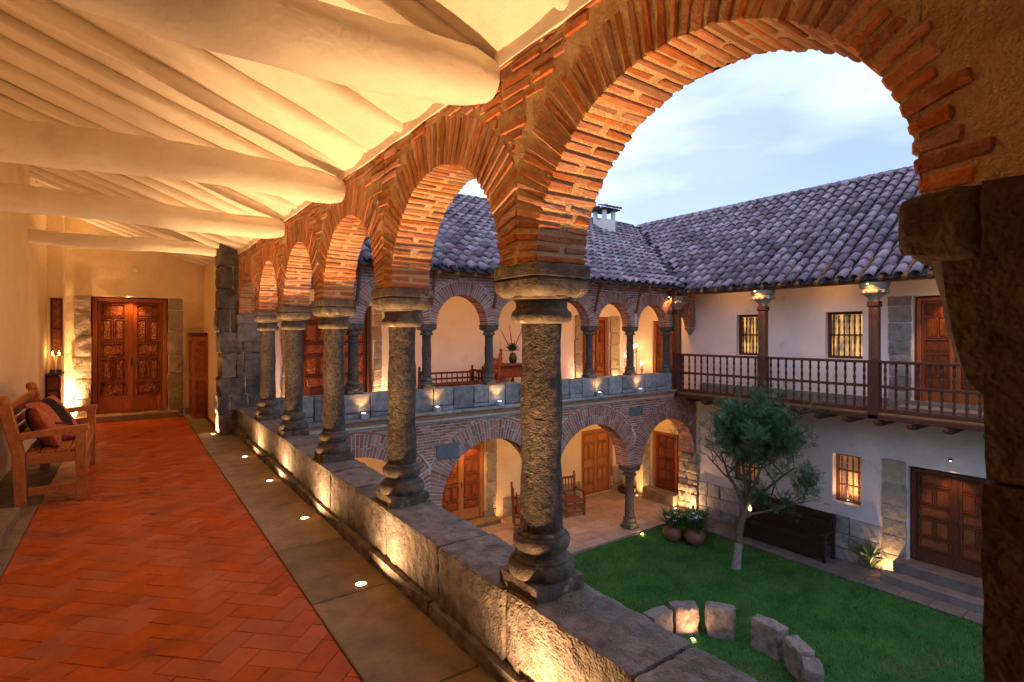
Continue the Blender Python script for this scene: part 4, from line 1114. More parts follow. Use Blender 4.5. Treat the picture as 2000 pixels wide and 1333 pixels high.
# ================================================================== RIGHT WING (white walls, balcony)
W1 = (-8.28, -7.58, 1.03, 2.12); W2 = (-5.98, -5.18, 1.03, 2.12); UD = (-4.23, -2.85, .10, 2.40)
w1 = (-8.40, -7.62, -2.42, -1.22); w2 = (-5.82, -5.22, -2.34, -1.20); LD = (-4.32, -2.76, -3.22, -1.20)
wall(frR, -FY + .01, 4.0, -.02, 3.0, [W1, W2, UD], .30, cell=.25, amp=.012).build('upper_wall', 'plaster_white', BB)
wall(frR, -FY + .16, 4.0, GZ, -.10, [w1, w2, LD], .34, cell=.25, amp=.016).build('lower_wall', 'plaster_shaded', BB)
plane(12.4, 13.5, -4, 9.5, 2.93).build('balcony_ceiling', 'plaster_white', BB)
cbox(13.46, 13.503, -4, 9.4, .0, .20, .004).build('skirting', 'stone_grey', BB)
door(BB, frR, -4.18, -2.90, .12, 2.36, -.10, wood='wood_door'); door(BB, frR, -4.28, -2.80, -3.20, -1.24, -.14, wood='wood_dark')
jamb(BB, frR, -4.68, -4.25, .02, 2.42, -.2, .03, mat='stone_grey'); jamb(BB, frR, -4.80, -4.34, GZ, -1.13, -.2, .035, mat='stone_jamb')
jamb(BB, frR, -2.83, -2.5, .02, 2.42, -.2, .03, mat='stone_grey'); jamb(BB, frR, -2.74, -2.4, GZ, -1.13, -.2, .035)
cbox(13.2, 13.8, 2.5, 4.5, GZ + .0, -3.212, .015, jit=.005).build('door_step', 'path_stone', BB); cbox(12.9, 13.2, 2.4, 4.62, GZ, -3.44, .015, jit=.005).build('door_step', 'path_stone', BB)
cbox(12.95, 13.48, 2.6, 4.4, .0, .10, .012).build('door_step', 'stone_grey', BB)
# stone footing of the lower wall
z = GZ; row = 0
while z < -2.66:
    h = R.uniform(.26, .36); h = -2.63 - z if z + h > -2.75 else h
    yy = 4.82
    while yy < 9.4:
        l = R.uniform(.35, .65); l = 9.42 - yy if yy + l > 9.2 else l
        rough_block(RW - .06 + R.uniform(-.02, .012), RW + .05, yy + .006, yy + l - .006, z + .005, z + h - .005 + (R.uniform(-.03, .03) if z + h > -2.7 else 0), .07, .015, 6, .02, seed=z + yy).build('stone', 'stone_grey', BB); yy += l
    yy = 2.38
    while yy > -2.5:
        l = R.uniform(.4, .7); rough_block(RW - .06, RW + .05, yy - l, yy - .006, z + .005, z + h - .005, .12, .015, 6, .02).build('stone', 'stone_grey', BB); yy -= l
    z += h
def turned(z0, z1, r, seg=10):
    H = z1 - z0; pr = [(0, .9), (.05, .9), (.07, .55), (.10, .95), (.13, .6), (.20, .75), (.32, 1.0), (.44, .7), (.48, .5), (.5, .95), (.52, .5), (.56, .7), (.68, 1.0), (.80, .75), (.87, .6), (.90, .95), (.93, .55), (.95, .9), (1, .9)]
    return [(r * w, z0 + H * t) for (t, w) in pr]
def window(parent, o, bars, rows, glow, barmat='wood_post', lamp=False, nd=-.16):
    u0, u1, v0, v1 = o; mb = MB(); fw = .06
    for (a, b, c, d) in ((u0, u0 + fw, v0, v1), (u1 - fw, u1, v0, v1), (u0 + fw, u1 - fw, v0, v0 + fw), (u0 + fw, u1 - fw, v1 - fw, v1)):
        fbox(frR, a, b, c, d, nd - .05, nd + .02, .005, mb=mb)
    w = mb.build('window', barmat, parent)
    fbox(frR, u0 - .05, u1 + .05, v0 - .05, v1 + .05, nd - .165, nd - .16).build('pane', glow, w)
    for k in range(rows - 1):
        v = v0 + fw + (v1 - v0 - 2 * fw) * (k + 1) / rows; fbox(frR, u0 + fw, u1 - fw, v - .018, v + .018, nd - .025, nd + .012, .004).build('cross_rail', barmat, w)
    for k in range(bars):
        u = u0 + fw + (u1 - u0 - 2 * fw) * (k + .5) / bars
        for q in range(rows):
            a = v0 + fw + (v1 - v0 - 2 * fw) * q / rows + (.018 if q else 0); b = v0 + fw + (v1 - v0 - 2 * fw) * (q + 1) / rows - .018
            p = frR(u, 0, nd - .005); lathe(turned(a, b, .022), (p[0], p[1], 0), 8).build('bar', barmat, w)
    return w
def glow_material(name, c0, c1, st, scale):
    m = ME(name, c1, st); t = m.node_tree; N = t.nodes; L = t.links; b = N['Principled BSDF']
    g = N.new("ShaderNodeNewGeometry"); mp_ = N.new("ShaderNodeMapping"); mp_.inputs['Scale'].default_value = (1, 4, .8); n = N.new("ShaderNodeTexNoise"); n.inputs['Scale'].default_value = scale
    r = N.new("ShaderNodeValToRGB"); r.color_ramp.elements[0].color = (*c0, 1); r.color_ramp.elements[1].color = (*c1, 1); r.color_ramp.elements[0].position = .42; r.color_ramp.elements[1].position = .62
    L.new(g.outputs['Position'], mp_.inputs['Vector']); L.new(mp_.outputs['Vector'], n.inputs['Vector']); L.new(n.outputs['Fac'], r.inputs['Fac']); L.new(r.outputs['Color'], b.inputs['Emission Color'])
glow_material('room_glow', (.05, .014, .004), (1.0, .50, .10), .55, 2.6)
glow_material('room_dim', (.02, .006, .002), (.30, .09, .015), .8, 2.2)
window(BB, W1, 6, 2, 'room_glow', 'wood_dark'); window(BB, W2, 6, 2, 'room_glow', 'wood_dark')
window(BB, w1, 6, 3, 'room_dim', 'wood_post'); ww = window(BB, w2, 4, 3, 'room_dim', 'wood_post', nd=-.2)
# architrave, eave rafters
cbox(12.40, 12.58, -4, 9.5, 2.66, 2.80, .01).build('architrave', 'wood_eave', BB)
for k in range(30):
    yy = -2.6 + k * .41
    tube([(12.18, yy, 2.70), (12.9, yy, 3.22)], [.045, .05], 8).build('eave_rafter', 'wood_eave', BB)

bal = thing('wooden_balcony', (12.9, 3, -.12), 'long dark wooden balcony with turned balusters on the white wing', 'balcony')
for k in range(6): cbox(12.42 + k * .18, 12.595 + k * .18, -4, 9.42, -.05, 0, .004).build('floor_board', 'wood_eave', bal)
cbox(12.40, 12.58, -4, 9.50, -.15, -.052, .008).build('edge_beam', 'wood_dark', bal)
for k in range(18):
    yy = 9.1 - k * .575; mb = cbox(12.44, 13.55, yy - .06, yy + .06, -.28, -.155, .012); cbox(12.30, 12.46, yy - .05, yy + .05, -.23, -.156, .02, mb=mb); mb.build('joist', 'wood_dark', bal)
cbox(12.435, 12.565, -4, 9.50, 1.0, 1.055, .012).build('handrail', 'wood_dark', bal)
cbox(12.465, 12.535, -4, 9.45, .50, .555, .008).build('middle_rail', 'wood_dark', bal)
cbox(12.45, 12.55, -4, 9.45, .005, .085, .008).build('bottom_rail', 'wood_dark', bal)
PY = [9.45, 6.96, 4.58, 2.15, -.3]
bm_ = None
for a, b in zip(PY, PY[1:]):
    n = 12; 
    for k in range(n):
        yy = a - .1 - (a - b - .2) * (k + .5) / n
        if bm_ is None:
            mb = lathe(turned(.085, .50, .030), (12.5, yy, 0), 10); lathe(turned(.555, 1.0, .030), (12.5, yy, 0), 10, mb); bm_ = mb.build('baluster', 'wood_dark', bal); _y0 = yy
        else:
            o = bm_.copy(); COL.objects.link(o); o.location = bm_.location + Vector((0, yy - _y0, 0))
pl_ = ['carved wooden post at the inner corner of the balcony', 'carved wooden post between the two balcony windows', 'carved wooden post beside the balcony door', 'carved wooden balcony post hidden by the near pier']
def wood_post(y, label):
    x = 12.5; t = thing('wooden_post', (x, y, 0), label, 'post', 'carved posts of the balcony')
    cbox(x - .10, x + .10, y - .10, y + .10, -.14, 1.07, .012).build('pedestal', 'wood_dark', t)
    sh = cbox(x - .085, x + .085, y - .085, y + .085, 1.07, 2.16, .012)
    sh.build('shaft', 'wood_post', t)
    cv = MB()
    for k in range(21):                                     # carved chevrons on the two visible faces
        z = 1.12 + k * .049
        for s_ in (1, -1):
            tbox((x - .09, y + s_ * .068, z), (x - .09, y, z + .055), .012, .016, cv); tbox((x + s_ * .068, y - .09, z), (x, y - .09, z + .055), .012, .016, cv)
    cv.build('carving', 'wood_post', t)
    cbox(x - .11, x + .11, y - .11, y + .11, 2.16, 2.28, .02).build('collar', 'wood_dark', t)
    cp = MB()
    lathe([(.09, 2.28), (.10, 2.32), (.13, 2.36), (.19, 2.41), (.24, 2.45), (.25, 2.49), (.22, 2.52), (.25, 2.55), (.27, 2.60), (.27, 2.655)], (x, y, 0), 20, cp, amp=.008, fs=14)
    for k in range(12):
        a = k * math.pi / 6; lathe([(.004, -.04), (.03, -.03), (.04, 0), (.03, .03), (.004, .04)], (x + .235 * math.cos(a), y + .235 * math.sin(a), 2.47), 8, cp)
    cp.build('capital', 'stone_jamb', t)
    return t
for y, lb in zip(PY, pl_): wood_post(y, lb)

# ------------------------------------------------------------------ lamps of the courtyard
def down_lamp(x, y, z, label, pw, cone=95, d=(0, 0, -1), group='small lamps under the eaves'):
    t = thing('eave_lamp', (x, y, z), label, 'light', group)
    lathe([(.012, .05), (.03, .045), (.034, .0), (.026, .0)], (x, y, z), 12, cap=False).build('housing', 'metal_dark', t)
    lathe([(.028, .004), (.018, -.008), (.002, -.014)], (x, y, z), 12, cap=False).build('lens', 'lens_small', t)
    spot(t, (x, y, z - .03), d, pw, cone, .6, WARM, .02); return t
for y, lb in zip(PY[:3], ('eave lamp above the corner balcony post', 'eave lamp above the middle balcony post', 'eave lamp above the balcony post beside the door')):
    down_lamp(12.10, y - .02, 2.62, lb, 16, 125, (.6, 0, -1))
down_lamp(13.34, 3.54, 2.56, 'lamp above the carved balcony door', 130, 80, (.10, 0, -1), 'lamps above the doors'); down_lamp(13.30, 3.54, -.92, 'lamp above the dark ground-floor door by the steps', 40, 70, (.14, 0, -1), 'lamps above the doors')
down_lamp(7.30, 12.1, -.92, 'lamp above the carved ground-floor door under the arch', 120, 90, (0, .22, -1), 'lamps above the doors')
def cube_lamp(x, label):
    y, z = FY - .11, .055
    t = thing('cube_lamp', (x, y, z), label, 'light', 'cube lamps on the far ledge')
    cbox(x - .06, x + .06, y - .06, y + .06, z, z + .105, .006).build('housing', 'lamp_stone', t)
    lathe([(.038, .1065), (.025, .109), (.002, .11)], (x, y, z), 14, cap=False).build('lens', 'lens_small', t)
    spot(t, (x, y, z + .125), (0, .13, 1), 22, 95, .7, WARM, .03); area(t, (x, y, z + .12), (0, .25, 1), .32, .06, 165, WARM)
for i, lb in ((1, 'cube lamp below the far column by the dark double door'), (2, 'cube lamp below the far column by the settee'), (3, 'cube lamp below the far column by the upright chair'),
              (5, 'cube lamp below the far column left of the carved door'), (6, 'cube lamp below the far column by the candle stand')):
    cube_lamp(UC[i] + .10, lb)
G2 = 'small ground lamps of the courtyard'
floor_lamp(8.30, 12.14, PZ + .002, 'floor lamp beside the stone jamb of the carved lower door', 7, 35, (0, .1, 1), 80, G2, 'lens_small', .03)
floor_lamp(10.86, 9.30, GZ + .05, 'bright ground lamp at the lawn edge by the grey column', 4, 40, (0, .12, 1), 70, G2, 'flame', .035)
floor_lamp(13.22, 11.55, PZ + .002, 'floor lamp left of the raised corner door', 6, 25, (.1, 0, 1), 80, G2, 'lens_small', .03)
floor_lamp(13.17, 10.02, PZ + .002, 'floor lamp between the corner door and the stone pier', 7, 25, (.1, 0, 1), 80, G2, 'lens_small', .03)
floor_lamp(13.20, 9.56, PZ + .002, 'floor lamp at the foot of the rough stone corner pier', 14, 50, (.08, .05, 1), 80, G2, 'lens_small', .035)
floor_lamp(13.30, 4.66, -3.612, 'ground lamp glowing beside the steps of the dark door', 12, 40, (.08, 0, 1), 80, G2, 'lens_small', .035)
floor_lamp(7.84, 5.60, GZ + .03, 'bright ground lamp in front of the lit stone seat', 9, 30, (.05, .12, 1), 80, G2, 'flame', .03)
p = frR(-5.52, -2.27, -.09); floor_lamp(p[0], p[1], p[2], 'small lamp on the sill of the ground-floor window', 5, 14, (0, 0, 1), 100, G2, 'lens_small', .025)
for (x, lb) in ((3.0 - .02, 'floor lamp left of the dark upper double door'), (4.92, 'floor lamp right of the dark upper double door'), (11.42, 'floor lamp left of the carved upper door'), (13.08, 'floor lamp right of the carved upper door')):
    floor_lamp(x, 12.22, -.018, lb, 7, 45, (0, .06, 1), 90, 'floor lamps of the far upper arcade', 'lens_small', .03)
def strip_lamp(x, y, z, label, pw, d):
    t = thing('strip_lamp', (x, y, z), label, 'light', 'concealed strip lamps behind the far arches')
    cbox(x - .30, x + .30, y - .02, y + .02, z, z + .03, .004).build('housing', 'metal_dark', t)
    a_ = bpy.data.lights.new('lamp', 'AREA'); a_.shape = 'RECTANGLE'; a_.size = .55; a_.size_y = .03; a_.energy = pw; a_.color = WARM; _lamp(a_, t, (x, y + .0, z - .01), d)
for x, lb in ((4.1, 'strip lamp behind the far arches by the dark double door'), (7.1, 'strip lamp behind the far arches over the settee'), (10.1, 'strip lamp behind the far arches near the carved door'), (12.9, 'strip lamp behind the end arch by the balcony')):
    strip_lamp(x, 9.98, 2.72, lb, 27, (0, .75, -.66))
for x, lb in ((3.4, 'strip lamp inside the lower arcade, first arch'), (6.4, 'strip lamp inside the lower arcade over the carved door arch'), (9.4, 'strip lamp inside the lower arcade over the armchairs'), (12.1, 'strip lamp inside the lower arcade by the corner pier')):
    strip_lamp(x, 10.1, -.52, lb, 30, (0, .7, -.7))

for y, lb in ((8.2, 'strip lamp on the balcony beam near the corner post'), (5.75, 'strip lamp on the balcony beam between the windows'), (3.3, 'strip lamp on the balcony beam near the balcony door')):
    t = thing('strip_lamp', (12.62, y, 2.80), lb, 'light', 'strip lamps on the balcony beam')
    cbox(12.60, 12.64, y - .3, y + .3, 2.80, 2.83, .004).build('housing', 'metal_dark', t)
    a_ = bpy.data.lights.new('lamp', 'AREA'); a_.shape = 'RECTANGLE'; a_.size = .03; a_.size_y = .55; a_.energy = 5; a_.color = WARM; _lamp(a_, t, (12.66, y, 2.80), (.8, 0, -.6))
# ------------------------------------------------------------------ tree
TB = Vector((11.07, 6.8, GZ))
tree = thing('tree', tuple(TB), 'small leafy tree with white-painted trunk on the lawn', 'tree')
tube([TB + Vector(v) for v in ((0, 0, -.05), (.02, -.01, .18), (.045, -.018, .36), (.07, -.03, .55))], [.115, .095, .088, .085], 14, amp=.012).build('painted_trunk', 'bark_painted', tree)
tube([TB + Vector(v) for v in ((.07, -.03, .545), (.09, -.05, .9), (.16, -.10, 1.2), (.20, -.16, 1.45))], [.083, .075, .07, .062], 12, amp=.012).build('trunk', 'bark', tree)
RT = random.Random(11); limbs = MB(); tips = []
def grow(p, d, L, r, lev):
    n = 5; pts = [p.copy()]; rr = [r]; q = p.copy(); dd = d.copy()
    for k in range(n):
        dd = (dd + Vector((RT.uniform(-.22, .22), RT.uniform(-.22, .22), RT.uniform(-.10, .20)))).normalized(); q = q + dd * (L / n); pts.append(q.copy()); rr.append(r * (1 - .62 * (k + 1) / n))
    tube(pts, rr, 6 if lev < 2 else 4, limbs)
    if lev >= 2: tips.extend((pts[k], dd) for k in range(1, n + 1))
    if lev < 4:
        for k in range(4 if lev < 2 else 3):
            i = RT.randint(2, n); e = Vector((RT.uniform(-1, 1), RT.uniform(-1, 1), RT.uniform(-.25, .8))).normalized()
            grow(pts[i], (dd * .55 + e * .8).normalized(), L * RT.uniform(.55, .75), rr[i] * .75, lev + 1)
top = TB + Vector((.20, -.16, 1.42))
for (d, L) in (((.05, .1, 1), 1.45), ((-.55, .5, .7), 1.3), ((.4, -.65, .65), 1.3), ((.5, .3, .8), 1.15), ((-.35, -.3, .9), 1.25)):
    grow(top, Vector(d).normalized(), L, .045, 0)
grow(TB + Vector((.14, -.08, 1.15)), Vector((.4, -.75, .28)).normalized(), 1.15, .035, 1)
limbs.build('limb', 'bark', tree)
lf = MB(); cc = TB + Vector((.1, 0, 2.75))
for (p, d) in tips:
    if noise.noise(p * 1.7) < -.05: continue
    for q in range(4):
        s0 = p + Vector((RT.gauss(0, .075), RT.gauss(0, .075), RT.gauss(0, .07)))
        ax = (d + Vector((RT.uniform(-1, 1), RT.uniform(-1, 1), RT.uniform(-.8, .4)))).normalized(); sd_ = ax.cross(Vector((RT.uniform(-.4, .4), RT.uniform(-.4, .4), 1))).normalized()
        rr_ = RT.random()
        for m in range(8):                                   # a pinnate spray of narrow leaflets
            o = s0 + ax * (.017 * m); ln = .042 * (1 - .06 * m)
            for sg in (1, -1):
                t = o + (sd_ * sg * .9 + ax * .5) * ln + Vector((0, 0, RT.uniform(-.015, .01))); w = ax * .006
                lf.add([tuple(o), tuple((o + t) / 2 + w), tuple(t), tuple((o + t) / 2 - w)], [(0, 1, 2, 3)], rr_)
lf.build('crown', 'leaf', tree, attr=True, kind='stuff')
lan = thing('tree_lantern', (11.15, 6.75, -2.35), 'tiny glowing lantern hanging in the lower tree branches', 'lantern')
lathe([(.02, 0), (.035, .02), (.035, .07), (.02, .1), (.006, .14)], (11.22, 6.55, -2.33), 10).build('glass', 'lens_dim', lan); point(lan, (11.22, 6.55, -2.27), .5)

# ------------------------------------------------------------------ potted plants, shrub
def pot_plant(x, y, r, label, seed):
    rr = random.Random(seed); t = thing('potted_plant', (x, y, GZ), label, 'plant pot', 'clay pots on the lawn corner')
    lathe([(r * .55, 0), (r * .7, .02), (r * .95, r * .5), (r, r * .8), (r * .93, r * 1.15), (r * .72, r * 1.38), (r * .68, r * 1.45), (r * .80, r * 1.55), (r * .80, r * 1.62), (r * .66, r * 1.6), (r * .62, r * 1.4)], (x, y, GZ + .01), 28).build('pot', 'clay_pot', t)
    mb = MB(); fl = MB(); top_ = GZ + r * 1.5
    for k in range(230):
        a = rr.uniform(0, 6.28); el = rr.uniform(.15, 1.4); L = rr.uniform(.16, .36)
        d = Vector((math.cos(a) * math.cos(el), math.sin(a) * math.cos(el), math.sin(el))); b = Vector((x, y, top_)) + Vector((math.cos(a), math.sin(a), 0)) * rr.uniform(0, r * .5) + d * rr.uniform(.02, .2)
        s_ = d.cross(Vector((0, 0, 1))).normalized() * rr.uniform(.018, .032); dr = Vector((0, 0, -.06 * rr.random()))
        m1 = b + d * L * .5; e = b + d * L + dr
        mb.add([tuple(b), tuple(m1 + s_), tuple(e), tuple(m1 - s_)], [(0, 1, 2, 3)])
    mb.build('foliage', 'leaf_pot', t, attr=True)
    for k in range(9):
        a = rr.uniform(0, 6.28); q = Vector((x, y, top_ + rr.uniform(.14, .36))) + Vector((math.cos(a), math.sin(a), 0)) * rr.uniform(.05, r * .95)
        for m in range(5):
            b_ = m * 1.257; u = Vector((math.cos(b_), math.sin(b_), .35)) * .055; v = Vector((-math.sin(b_), math.cos(b_), 0)) * .02
            fl.add([tuple(q), tuple(q + u * .6 + v), tuple(q + u), tuple(q + u * .6 - v)], [(0, 1, 2, 3)])
    fl.build('blossom', 'petal', t); return t
pot_plant(11.27, 8.66, .25, 'white-flowering plant in clay pot closest to the lower arcade', 1)
pot_plant(11.48, 8.16, .26, 'white-flowering plant in the front clay pot, closest to the camera', 2)
pot_plant(11.88, 8.46, .25, 'white-flowering plant in clay pot beside the path', 3)
sh = thing('shrub', (13.26, 4.92, -3.61), 'spiky agave-like plant lit from below beside the dark door', 'shrub')
mb = MB()
for k in range(46):
    a = R.uniform(0, 6.28); el = R.uniform(.3, 1.35); L = R.uniform(.3, .62); b = Vector((13.24, 4.95, -3.60 + R.uniform(0, .35))); d = Vector((math.cos(a) * math.cos(el) * .7, math.sin(a) * math.cos(el), math.sin(el)))
    s_ = d.cross(Vector((.2, .1, 1))).normalized() * .016; mb.add([tuple(b + s_), tuple(b - s_), tuple(b + d * L * .6 - s_ * .9), tuple(b + d * L + Vector((0, 0, -.08))), tuple(b + d * L * .6 + s_ * .9)], [(0, 1, 2, 3, 4)])
for i_ in range(len(mb.v)):
    if mb.v[i_][0] > 13.43: mb.v[i_] = (13.43, mb.v[i_][1], mb.v[i_][2])
mb.build('foliage', 'leaf_pot', sh, attr=True)

# ------------------------------------------------------------------ ring of stone seats
RC = Vector((7.35, 4.75, GZ))
def seat(ang, Rr, w, h, label, dep=.25, lean=0.0):
    t = thing('lawn_block', (RC.x + Rr * math.cos(rad(ang)), RC.y + Rr * math.sin(rad(ang)), GZ), label, 'stone seat', 'ring of carved stone blocks on the lawn')
    half = w / 2 / Rr
    def fn(x, y, z): a = rad(ang) + x / Rr; q = Rr + y + lean * z; return (RC.x + q * math.cos(a), RC.y + q * math.sin(a), GZ + z)
    rough_block(-w / 2, w / 2, -dep / 2, dep / 2, -.06, h, .03, .020, 6, .022, fn=fn, seed=ang).build('block', 'stone_seat', t)
for (a, r_, w, h, lb) in ((86, 1.28, .50, .46, 'stone seat block half hidden behind the parapet'), (62, 1.28, .47, .50, 'stone seat block lit golden by a ground lamp'),
                          (34, 1.25, .47, .52, 'unlit upright stone seat block beside the golden lit one'), (-3, 1.25, .52, .50, 'stone seat block turned sideways, fourth along the ring'),
                          (-33, 1.22, .44, .50, 'stone seat block fifth along the ring'), (-58, 1.22, .40, .50, 'rounded stone seat block nearest the bottom edge of the picture')):
    seat(a, r_, w, h, lb)

# ------------------------------------------------------------------ courtyard and far gallery furniture
M('wood_black', (0.022, 0.011, 0.008), (0.045, 0.02, 0.013), 9, 0.6, 0.004, 30, rough_bump='grain', stretch=(4, 4, 0.7))
gbn = thing('settle', (13.1, 6.7, -3.61), 'long dark wooden settle under the ground-floor windows', 'bench')
D = 'wood_black'; z0 = -3.615; ya, yb = 5.72, 7.68
for y in (ya, yb):
    tbox((12.86, y, z0), (12.86, y, z0 + .62), .07, .07).build('leg', D, gbn); tbox((13.28, y, z0), (13.34, y, z0 + 1.02), .07, .07).build('leg', D, gbn); tbox((12.82, y, z0 + .62), (13.32, y, z0 + .66), .08, .05).build('armrest', D, gbn)
cbox(12.84, 13.30, ya, yb, z0 + .40, z0 + .45, .01).build('seat', D, gbn); cbox(12.85, 12.89, ya + .04, yb - .04, z0 + .06, z0 + .40, .006).build('front_panel', D, gbn)
for k in range(3): tbox((13.30 + k * .012, ya, z0 + .56 + k * .19), (13.30 + k * .012, yb, z0 + .56 + k * .19), .03, .17).build('back_board', D, gbn)
def armchair(x, y, z, rot, label, cloth=False, wood='wood_post'):
    t = thing('armchair', (x, y, z), label, 'chair', 'wooden chairs in the arcades')
    w, d = .29, .26
    def b(a, bb, ww, h, name, mat=wood): return tbox((x + a[0], y + a[1], z + a[2]), (x + bb[0], y + bb[1], z + bb[2]), ww, h).build(name, mat, t)
    for s_ in (1, -1):
        b((s_ * w, -d, 0), (s_ * w, -d, .66), .055, .055, 'leg'); b((s_ * w, d, 0), (s_ * w, d + .05, 1.05), .055, .055, 'leg')
        b((s_ * w, -d - .04, .66), (s_ * w, d + .02, .68), .06, .045, 'armrest'); b((s_ * w, -d, .15), (s_ * w, d, .15), .035, .05, 'stretcher')
        q = lathe([(.012, 0), (.034, .03), (.03, .06), (.01, .09)], (x + s_ * w, y + d + .05, z + 1.05), 10).build('finial', wood, t)
    b((-w, 0, .42), (w, 0, .42), .54, .05, 'seat'); b((-w, -d, .30), (w, -d, .30), .03, .10, 'front_rail'); b((-w, -d, .12), (w, -d, .12), .035, .05, 'stretcher')
    b((-w, d + .045, .96), (w, d + .045, .96), .04, .07, 'back_rail'); b((-w, d + .02, .58), (w, d + .02, .58), .04, .06, 'back_rail')
    for k in range(5): b((-w + .1 + k * .095, d + .02, .60), (-w + .1 + k * .095, d + .045, .94), .03, .025, 'spindle')
    t.rotation_euler = (0, 0, rot)
    if cloth:
        c = cbox(x - .24, x + .24, y - .28, y + .22, z + .446, z + .475, .01); cbox(x - .24, x + .24, y - .31, y - .28, z + .16, z + .47, .008, mb=c)
        cbox(x - .24, x + .24, y + .17, y + .20, z + .46, z + .86, .01, mb=c)
        o = c.build('blanket', 'cloth_red'); tag(o, 'red cloth blanket draped over the armchair beside the carved lower door', 'blanket')
        cx0 = Vector((x, y, z)); Mr = Matrix.Translation(cx0) @ Matrix.Rotation(rot, 4, 'Z') @ Matrix.Translation(-cx0); o.matrix_basis = Mr @ Matrix.Translation(o.location)
armchair(10.35, 11.5, PZ + .001, rad(-12), 'wooden armchair facing out beside the plain lower door')
armchair(8.62, 11.45, PZ + .001, rad(58), 'wooden armchair with red cloth near the carved lower door', True)
armchair(7.45, 11.6, -.018, rad(-100), 'upright wooden chair beside the side table in the upper arcade', wood='wood_door')
st = thing('settee', (6.3, 11.2, -.02), 'low wooden settee with spindled arms in the upper arcade', 'settee')
for (xx, yy) in ((5.55, 10.95), (7.0, 10.95), (5.55, 11.45), (7.0, 11.45)):
    tbox((xx, yy, -.02), (xx, yy, .74), .055, .055).build('leg', 'wood_dark', st); lathe([(.012, 0), (.035, .03), (.03, .06), (.01, .09)], (xx, yy, .74), 10).build('finial', 'wood_dark', st)
cbox(5.55, 7.0, 10.95, 11.45, .38, .43, .01).build('seat', 'wood_dark', st)
for xx in (5.55, 7.0):
    for z in (.52, .70): tbox((xx, 10.95, z), (xx, 11.45, z), .04, .045).build('arm_rail', 'wood_dark', st)
    for k in range(4): tbox((xx, 11.03 + k * .115, .43), (xx, 11.03 + k * .115, .70), .025, .025).build('spindle', 'wood_dark', st)
for z in (.52, .66): tbox((5.55, 11.45, z), (7.0, 11.45, z), .04, .045).build('back_rail', 'wood_dark', st)
for k in range(9): tbox((5.7 + k * .145, 11.45, .43), (5.7 + k * .145, 11.45, .66), .025, .025).build('spindle', 'wood_dark', st)
tb = thing('side_table', (8.45, 11.9, -.02), 'dark carved side table below the candlestick in the upper arcade', 'table')
cbox(7.9, 9.0, 11.68, 12.32, .74, .79, .01).build('top', 'wood_post', tb); cbox(8.05, 8.85, 11.76, 12.26, .42, .74, .008).build('drawer_box', 'wood_carved', tb)
for (xx, yy) in ((8.08, 11.78), (8.82, 11.78), (8.08, 12.24), (8.82, 12.24)): lathe(turned(-.02, .42, .05), (xx, yy, 0), 12).build('leg', 'wood_post', tb)
cs = thing('candlestick', (8.22, 11.95, .79), 'turned wooden candlestick with one candle on the side table', 'candlestick')
lathe([(.09, 0), (.09, .02), (.04, .05), (.03, .1), (.05, .15), (.03, .2), (.045, .26), (.03, .32), (.05, .38), (.055, .40)], (8.22, 11.95, .79), 16).build('stem', 'wood_door', cs); lathe([(.022, .40), (.020, .60), (.008, .61)], (8.22, 11.95, .79), 12).build('candle', 'candle_wax', cs)
vs_ = thing('flower_vase', (8.62, 11.95, .79), 'dark vase of green leaves and red stems on the side table', 'vase')
lathe([(.07, 0), (.10, .05), (.12, .14), (.09, .24), (.06, .28), (.075, .30)], (8.62, 11.95, .79), 16).build('vase', 'metal_dark', vs_)
mb = MB(); m2 = MB()
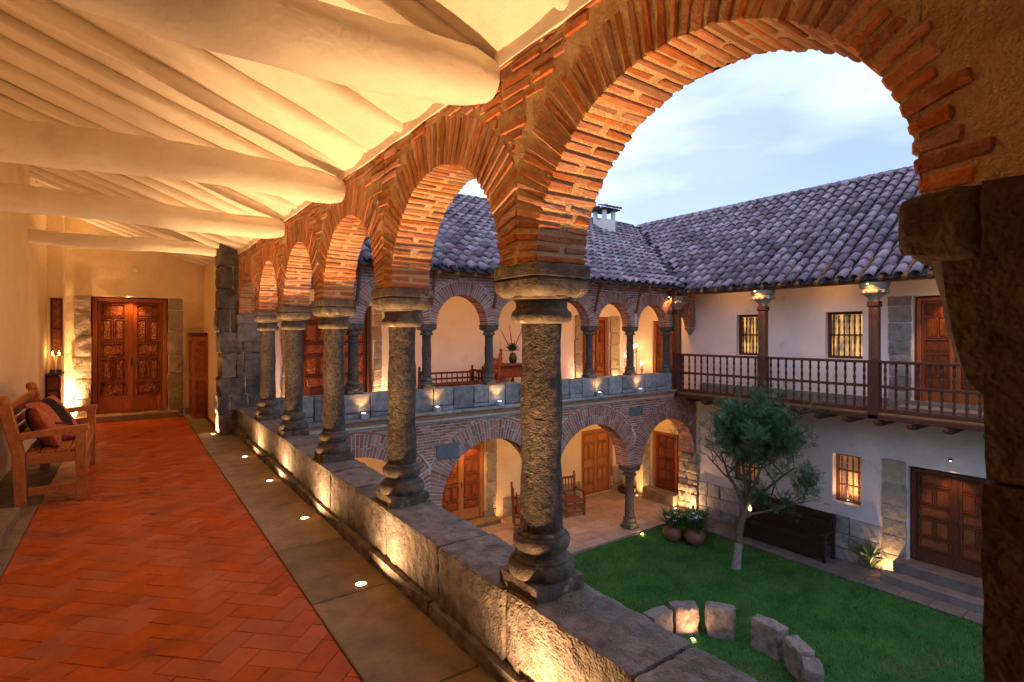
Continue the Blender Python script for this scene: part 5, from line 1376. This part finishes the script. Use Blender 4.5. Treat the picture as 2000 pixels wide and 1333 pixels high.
for k in range(120):
    a = R.uniform(0, 6.28); el = R.uniform(.1, 1.4); d = Vector((math.cos(a) * math.cos(el), math.sin(a) * math.cos(el) * .7, math.sin(el))); b = Vector((8.62, 11.95, 1.12)) + d * R.uniform(0, .12); L = R.uniform(.1, .24); s_ = d.cross(Vector((.1, .2, 1))).normalized() * .022
    mb.add([tuple(b), tuple(b + d * L * .5 + s_), tuple(b + d * L), tuple(b + d * L * .5 - s_)], [(0, 1, 2, 3)])
mb.build('foliage', 'leaf', vs_, attr=True)
for e in ((-.62, -.1, .85), (.35, -.1, .95), (-.15, 0, 1.0)): tube([(8.62, 11.95, 1.1), (8.62 + e[0] * .45, 11.95 + e[1] * .4, 1.1 + e[2] * .42), (8.62 + e[0] * .8, 11.95 + e[1], 1.1 + e[2] * .75)], [.008, .016, .005], 6, m2)
m2.build('red_stem', 'petal_red', vs_)
cd = thing('candle_stand', (13.05, 11.45, -.02), 'slim iron candle stands with lit candles near the end wall of the upper arcade', 'candelabra')
for (dx, dy, h) in ((0, 0, 1.05), (.12, .22, 1.02), (-.08, .40, .72), (.05, -.2, .50), (.16, -.06, .50), (-.06, .14, .50)):
    x, y = 13.05 + dx, 11.42 + dy
    lathe([(.07, 0), (.07, .012), (.010, .03), (.009, h), (.045, h + .01), (.045, h + .02)], (x, y, -.02), 10).build('stand', 'metal_dark', cd)
    lathe([(.02, h + .02), (.02, h + .15), (.008, h + .155)], (x, y, -.02), 10).build('wax', 'candle_wax', cd)
    lathe([(.001, h + .155), (.015, h + .175), (.018, h + .195), (.009, h + .23), (.001, h + .26)], (x, y, -.02), 10).build('flame', 'flame', cd); point(cd, (x, y, h + .20), 2.6, WARM, .03)
bk_ = thing('log_basket', (12.75, 11.85, PZ), 'dark basket heaped with orange-brown logs by the plain lower door', 'basket')
lathe([(.20, 0), (.27, .05), (.30, .14), (.30, .19), (.27, .18), (.2, .05)], (13.22, 11.95, PZ), 20).build('basket', 'wood_dark', bk_)
for k in range(7): tube([(13.22 - .22 + k * .03, 11.80 + k * .04, PZ + .18 + .05 * (k % 3)), (13.22 + .2 - k * .02, 11.86 + k * .035, PZ + .22 + .05 * (k % 2))], .05, 8).build('log', 'wood_door_light', bk_)
